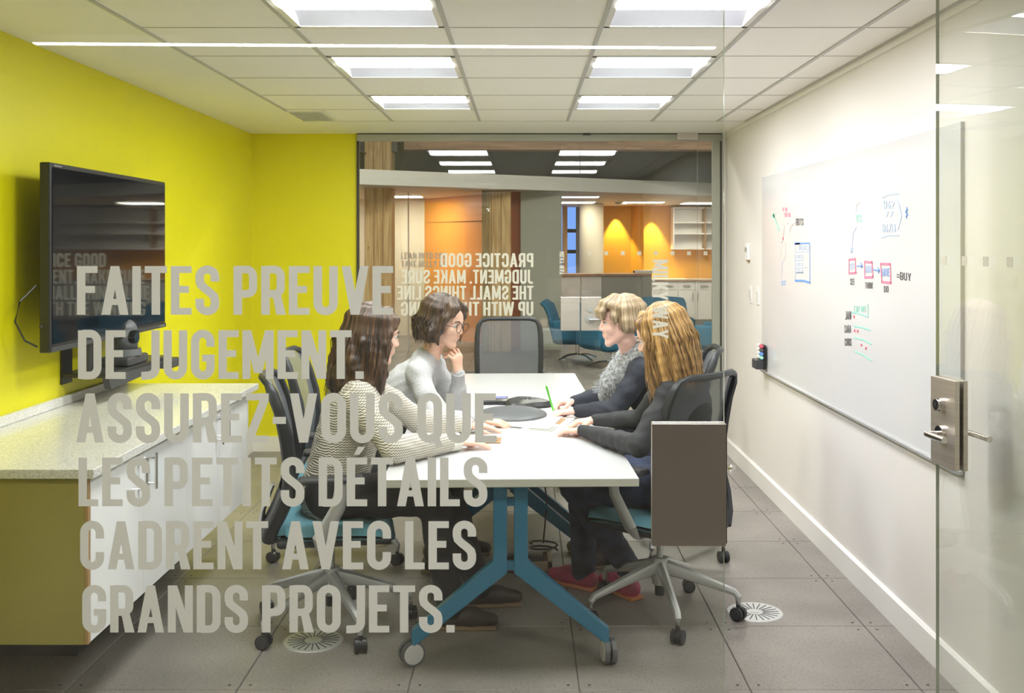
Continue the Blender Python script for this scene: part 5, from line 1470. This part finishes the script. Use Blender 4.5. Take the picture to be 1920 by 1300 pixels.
# ------------------------------------------------------------ spaces beyond the back glass
struct(MB().span((-4.4, 7.98, 0), (-4.3, 22.6, 3.9)).build('wall_beyond_left', 'hall_wall'))
struct(MB().span((6.6, 7.98, 0), (6.7, 22.6, 3.9)).build('wall_beyond_right', 'hall_wall'))
struct(MB().span((-4.3, 7.9, 0), (XL - .12, 7.98, 3.9)).build('wall_beyond_near_left', 'hall_wall'))
struct(MB().span((XR + .12, 7.9, 0), (6.6, 7.98, 3.9)).build('wall_beyond_near_right', 'hall_wall'))
struct(MB().span((XL - .12, YB + .1, ZC + .1), (XR + .12, YB + .14, 3.9)).build('wall_beyond_header', 'hall_wall'))
struct(MB().span((-4.4, 7.9, 3.9), (6.7, 22.7, 3.96)).build('ceiling_beyond', 'dark_ceiling'))
p0 = Vector((-4.2, 12.5)); p1 = Vector((6.5, 18.8))
def bl(x): return 13.7 + (x + 2.18) * .587
q0, q1 = (-4.2, bl(-4.2)), (6.5, bl(6.5))
m = MB(); m.prism([(q0[0], q0[1]), (q1[0], q1[1]), (q1[0], q1[1] + .15), (q0[0], q0[1] + .15)], 'z', 2.40, 2.605)
struct(m.build('trim_2', 'soffit'))
m = MB(); m.prism([(q0[0], q0[1] + .15), (q1[0], q1[1] + .15), (6.5, 22.6), (-4.2, 22.6)], 'z', 2.40, 2.44)
struct(m.build('ceiling_low', 'cream'))
def column(x0, x1, Y, z1, lb, m_='wood', dp=.35):
    t = thing('timber_column', lb, 'column', ((x0 + x1) / 2, Y + dp / 2, 0))
    n = 3; wd = (x1 - x0) / n
    for i in range(n):
        MB().rbox((-(x1 - x0) / 2 + wd * (i + .5), 0, z1 / 2), (wd - .004, dp - .01 * (i % 2), z1), .006, 1).build('lamella', m_, t)
    return t
a, b = W(683, 0, 14.6).x, W(735, 0, 14.6).x
t = column(a, b, 14.6, 3.88, 'knotty timber column at the far left behind the back glass, passing behind the white band')
for s_ in (-1, 1):
    MB().box((s_ * ((b - a) / 2 + .04), -.05, 3.05), (.08, .30, .26)).build('steel_bracket', 'charcoal', t)
a, b = W(903, 0, 15.2).x, W(958, 0, 15.2).x
column(a, b, 15.2, 2.39, 'knotty timber column in front of the orange wall behind the back glass', dp=.3)
t = thing('timber_beam', 'horizontal timber beam along the top of the view through the back glass', 'beam', (2.3, 14.75, 2.95))
MB().box((0, 0, .17), (8.0, .30, .34)).build('beam', 'wood_x', t)
# left glazed room beyond
def slab(name, A, B_, z0, z1, th, m_, kind=True):
    A = Vector(A); B_ = Vector(B_); d = (B_ - A).normalized(); n_ = Vector((-d.y, d.x)) * th
    m = MB(); m.prism([tuple(A), tuple(B_), tuple(B_ + n_), tuple(A + n_)], 'z', z0, z1); o = m.build(name, m_)
    return struct(o) if kind else o
xa, xb = W(660, 0, 18).x, W(796, 0, 18).x
slab('wall_cream', (xa - 1.0, 18), (xb, 18), 0, 2.4, .1, 'cream')
slab('wall_orange', (xb, 18), (W(960, 0, 15.75).x, 15.75), 0, 2.4, .08, 'orange')
zj = W(0, 416, 17.0).z
slab('trim_3', (xb + .04, 17.99 - .03), (W(955, 0, 15.8).x, 15.76), zj, zj + .012, -.01, 'rust')
slab('wall_rust', (W(956, 0, 15.6).x, 15.6), (W(976, 0, 15.6).x, 15.6), 0, 2.4, .1, 'rust')
slab('wall_panel', (W(976, 0, 15.5).x, 15.5), (W(1053, 0, 15.5).x, 15.5), 0, 2.4, .06, 'greygreen')
m = MB(); zz = W(0, 372, 15.0)
p = W(772, 0, 15.6)
win3 = struct_empty('window_3', (p.x, 15.2, 0))
MB().span((-2.0, 15.18, 0), (-.5, 15.2, 2.395)).build('glass_pane', 'glass', win3, world=True)
MB().span((p.x - .012, 15.16, 0), (p.x + .004, 15.22, 2.395)).build('mullion', 'aluminium', win3, world=True)
for tx, x1_, y_ in (('LEAN INTO COR', 838, 474), ('TAKE BELLY BR', 838, 489)): set_text(tx, 752, x1_, y_, y_ + 12, 15.18, win3, 'vinyl')
# kitchen
YK = 21.3
def fl(px, Y): return W(px, 0, Y).x
slab('wall_amber', (fl(1120, YK), YK), (fl(1183, YK), YK), 0, 2.4, .1, 'amber')
slab('wall_amber_side', (fl(1183, YK), YK), (fl(1207, YK - .3), YK - .3), 0, 2.4, .1, 'amber')
slab('wall_amber_main', (fl(1207, YK - .3), YK - .3), (6.5, YK - .3), 0, 2.4, .1, 'amber')
t = thing('round_column', 'smooth cream round column left of the lit amber wall', 'column', (fl(1109, 20), 20.0, 0))
MB().cyl((0, 0, 0), (0, 0, 2.39), .235, seg=40).build('shaft', 'cream', t, smooth=True)
slab('wall_behind_column', (fl(1080, 21.9), 21.9), (fl(1135, 21.9), 21.9), 0, 2.4, .1, 'grey_panel')
t = thing('timber_post', 'slim timber post beside the far blue night window', 'column', (fl(1059, 21.3), 21.3, 0))
MB().box((0, 0, 1.195), (.10, .2, 2.39)).build('post', 'wood', t)
win4 = struct_empty('window_4', (fl(1072, 22), 22, 0))
a, b = fl(1058, 22), fl(1084, 22)
MB().span((a - 3, 22.0, 0), (b, 22.03, 2.4)).build('night_glass', 'night', win4, world=True)
for zz_ in (W(0, 433, 22).z, W(0, 472, 22).z): MB().span((a, 21.95, zz_ - .04), (b, 22, zz_ + .04)).build('mullion', 'charcoal', win4, world=True)
struct(MB().span((-4.3, 22.4, 0), (6.6, 22.5, 3.9)).build('wall_far', 'hall_wall'))
# bar
YI = 18.2
t = thing('breakfast_bar', 'grey and white kitchen bar with wood-edged top in front of the amber wall', 'counter', (fl(1130, YI), YI, 0))
A_, B_, C_ = Vector((fl(1050, YI - .2), YI - .2)), Vector((fl(1128, YI), YI)), Vector((fl(1222, YI + .1), YI + .1))
def pr(A, Bv, z0, z1, th, m_, nm):
    d = (Bv - A).normalized(); n_ = Vector((-d.y, d.x)) * th; m = MB(); m.prism([tuple(A), tuple(Bv), tuple(Bv + n_), tuple(A + n_)], 'z', z0, z1); return m.build(nm, m_, t, world=True)
mid = A_.lerp(B_, .5)
pr(A_, mid - (B_ - A_).normalized() * .006, .05, 1.03, .5, 'cab_white', 'panel'); pr(mid + (B_ - A_).normalized() * .006, B_, .05, 1.03, .5, 'cab_white', 'panel')
pr(B_ + Vector((.006, 0)), C_, .05, 1.03, .5, 'grey_panel', 'panel'); pr(A_ + Vector((0, -.03)), B_ + Vector((0, -.03)), 1.035, 1.075, .62, 'wood_x', 'top'); pr(B_ + Vector((0, -.03)), C_ + Vector((0, -.03)), 1.035, 1.075, .62, 'wood_x', 'top')
pr(A_ + Vector((0, .05)), C_ + Vector((0, .05)), 0, .05, .4, 'charcoal', 'toe_kick')
t = thing('phone_on_bar', 'small pale box lying on the right end of the kitchen bar', 'box', (fl(1213, YI + .2), YI + .3, 1.076))
MB().rbox((0, 0, .03), (.42, .15, .06), .01).build('body', 'cab_white', t); MB().box((-.22, 0, .03), (.03, .1, .04)).build('plug', 'charcoal', t)
# base cabinets
t = thing('base_cabinet', 'row of white kitchen base cabinets along the amber wall', 'cabinet', (4.3, YK - .6, 0))
YC = YK - .9
x0 = fl(1215, YC); MB().span((x0, YC, .1), (6.4, YK - .32, .87)).build('body', 'cab_white', t, world=True); MB().span((x0, YC + .05, 0), (6.4, YK - .32, .1)).build('toe_kick', 'grey_panel', t, world=True)
wd = (fl(1303, YC) - fl(1271, YC)) ; edges = [fl(1271, YC) + wd * i for i in range(-2, 7)]
for i in range(len(edges) - 1):
    e0, e1 = edges[i], edges[i + 1]
    d = MB().span((e0 + .006, YC - .02, .70), (e1 - .006, YC - .001, .86)).build('drawer', 'cab_white', t, world=True)
    MB().span(((e0 + e1) / 2 - .08, YC - .045, .775), ((e0 + e1) / 2 + .08, YC - .03, .79)).build('handle', 'steel', d, world=True)
    d = MB().span((e0 + .006, YC - .02, .11), (e1 - .006, YC - .001, .69)).build('door', 'cab_white', t, world=True)
    hx = e1 - .05 if i % 2 == 0 else e0 + .05
    MB().span((hx - .008, YC - .045, .48), (hx + .008, YC - .03, .64)).build('handle', 'steel', d, world=True)
t = thing('kitchen_worktop', 'pale wood-edged worktop on the far white kitchen cabinets', 'countertop', (4.3, YC + .3, .871))
MB().span((x0, YC - .04, .872), (6.4, YK - .32, .91)).build('slab', 'cream', t, world=True); MB().span((x0, YC - .045, .872), (6.4, YC - .041, .90)).build('edge', 'wood_x', t, world=True)
t = thing('wall_shelf', 'open white wall shelf unit at the right of the amber wall', 'shelf', (4.0, YK - .5, 1.5))
ys_ = YK - .65; sx0, sx1 = fl(1262, ys_), 6.0; z0, z1 = W(0, 468, ys_).z, W(0, 391, ys_).z
MB().span((sx0, YK - .34, z0), (sx1, YK - .32, z1)).build('back_panel', 'cab_white', t, world=True)
for z in (z0, z0 + (z1 - z0) * .37, z0 + (z1 - z0) * .64, z1): MB().span((sx0, ys_, z), (sx1, YK - .34, z + .025)).build('shelf_board', 'cab_white', t, world=True)
for px in (1262, 1321): MB().span((fl(px, ys_), ys_ - .002, z0), (fl(px, ys_) + .03, YK - .34, z1 + .024)).build('side_board', 'cab_white' if px == 1262 else 'ply', t, world=True)
# blue lounge chairs
def lounge(x, y, ang, lb):
    t = thing('lounge_chair', lb, 'chair', (x, y, 0), ang, group='blue lounge chairs beyond the back glass')
    F = Field()
    F.cone((-.27, .02, .33), (.27, .02, .33), .115, .115, .05, squash=((0, 0, 1), .9)); F.cone((-.26, .20, .32), (.26, .20, .32), .11, .11, .04); F.cone((-.26, -.15, .33), (.26, -.15, .33), .12, .12, .04)
    me = fobj(F, .016, 'seat', ['blue_fabric'], t) if False else None
    m = MB(); m.rbox((0, .02, .33), (.66, .66, .20), .07, 4); m.build('seat', 'blue_fabric', t, smooth=True)
    m = MB(); rows = []
    m.tube([(0, -.26, .26), (0, -.31, .45), (0, -.35, .62), (0, -.40, .74), (0, -.47, .80)], [(.34, .07), (.36, .065), (.35, .055), (.34, .06), (.32, .045)], seg=20, flat=(0, 1, .25)); m.build('backrest', 'blue_fabric', t, smooth=True)
    for s_ in (-1, 1):
        m = MB(); m.rbox((s_ * .34, -.03, .42), (.09, .56, .28), .04, 3); m.build('arm', 'blue_fabric', t, smooth=True)
    MB().cyl((0, 0, .06), (0, 0, .25), .03, seg=14).build('stem', 'chrome', t, smooth=True)
    for k in range(4):
        a = PI / 4 + k * PI / 2; m = MB(); m.tube([(0, 0, .085), (math.cos(a) * .18, math.sin(a) * .18, .065), (math.cos(a) * .33, math.sin(a) * .33, .014)], [(.02, .012), (.018, .011), (.014, .01)], seg=8, flat=(0, 0, 1)); m.build('base_leg', 'chrome', t, smooth=True)
lounge(fl(1083, 14.2), 14.2, R(-100), 'blue swivel lounge chair seen from the side beside the grey panel')
lounge(fl(1150, 13.2), 13.3, R(-150), 'blue lounge chair mostly hidden behind the blond woman')
lounge(fl(1248, 14.6), 14.6, R(178), 'blue lounge chair facing the viewer in front of the white cabinets')
lounge(fl(1345, 13.4), 13.4, R(70), 'blue lounge chair cut off by the right edge of the back glass')
# lights beyond
def panel(x, y, z, sx, sy, lb, rot=0, m_='back_light'):
    t = thing('ceiling_panel_light', lb, 'light', (x, y, z), rot)
    MB().box((0, 0, -.006), (sx + .04, sy + .04, .012)).build('frame', 'white_trim', t); MB().box((0, 0, -.015), (sx, sy, .006)).build('lens', m_, t)
panel(fl(760, 17), 16.9, 2.398, .55, .5, 'bright panel light in the low ceiling at the far left of the back glass', m_='left_light')
panel(fl(1085, 19), 19.2, 2.398, .6, .6, 'bright panel light above the kitchen bar')
panel(fl(1210, 18.9), 19.2, 2.398, .75, .45, 'bright panel light above the right of the kitchen bar')
panel(fl(1330, 18.9), 19.6, 2.398, .75, .6, 'panel light above the white kitchen cabinets')
panel(fl(1085, 17.5), 17.0, 2.398, .6, .3, 'slim panel light near the edge of the low ceiling')
for i, (x, y) in enumerate(((-2.6, 10), (1.0, 10.4), (4.2, 11))):  # lamps added out of view to brighten the bulkhead and columns
    t = thing('added_high_light', 'added unseen linear light high in the open area beyond the back glass, %s' % ('on the left', 'in the middle', 'on the right')[i], 'light', (x, y, 3.84), group='added high linear lights beyond the back glass')
    MB().box((0, 0, .03), (1.4, .24, .06)).build('housing', 'charcoal', t); MB().box((0, 0, -.003), (1.36, .2, .006)).build('lens', 'open_fill', t)
def spot(px, Y, power, lb):
    x = fl(px, Y); t = thing('downlight', lb, 'light', (x, Y - .12, 2.395))
    MB().cyl((0, 0, -.012), (0, 0, 0), .05, seg=20).build('trim_ring', 'chrome', t)
    ld = bpy.data.lights.new('downlight_lamp', 'SPOT'); ld.energy = power; ld.spot_size = R(58); ld.spot_blend = .35; ld.color = (1, .80, .42); ld.shadow_soft_size = .03
    lo = bpy.data.objects.new('downlight_lamp', ld); col.objects.link(lo); lo.parent = t; lo.location = (0, 0, -.02)
spot(1155, YK - .02, 140, 'recessed downlight grazing the amber wall, left of the two')
spot(1222, YK - .36, 140, 'recessed downlight grazing the amber wall, right of the two')
t = thing('smoke_detector', 'round flat smoke detector on the low kitchen ceiling', 'detector', (fl(1165, 19.5), 19.5, 2.36))
MB().cyl((0, 0, 0), (0, 0, .038), .11, .13, seg=24).build('body', 'grey_panel', t, smooth=True)
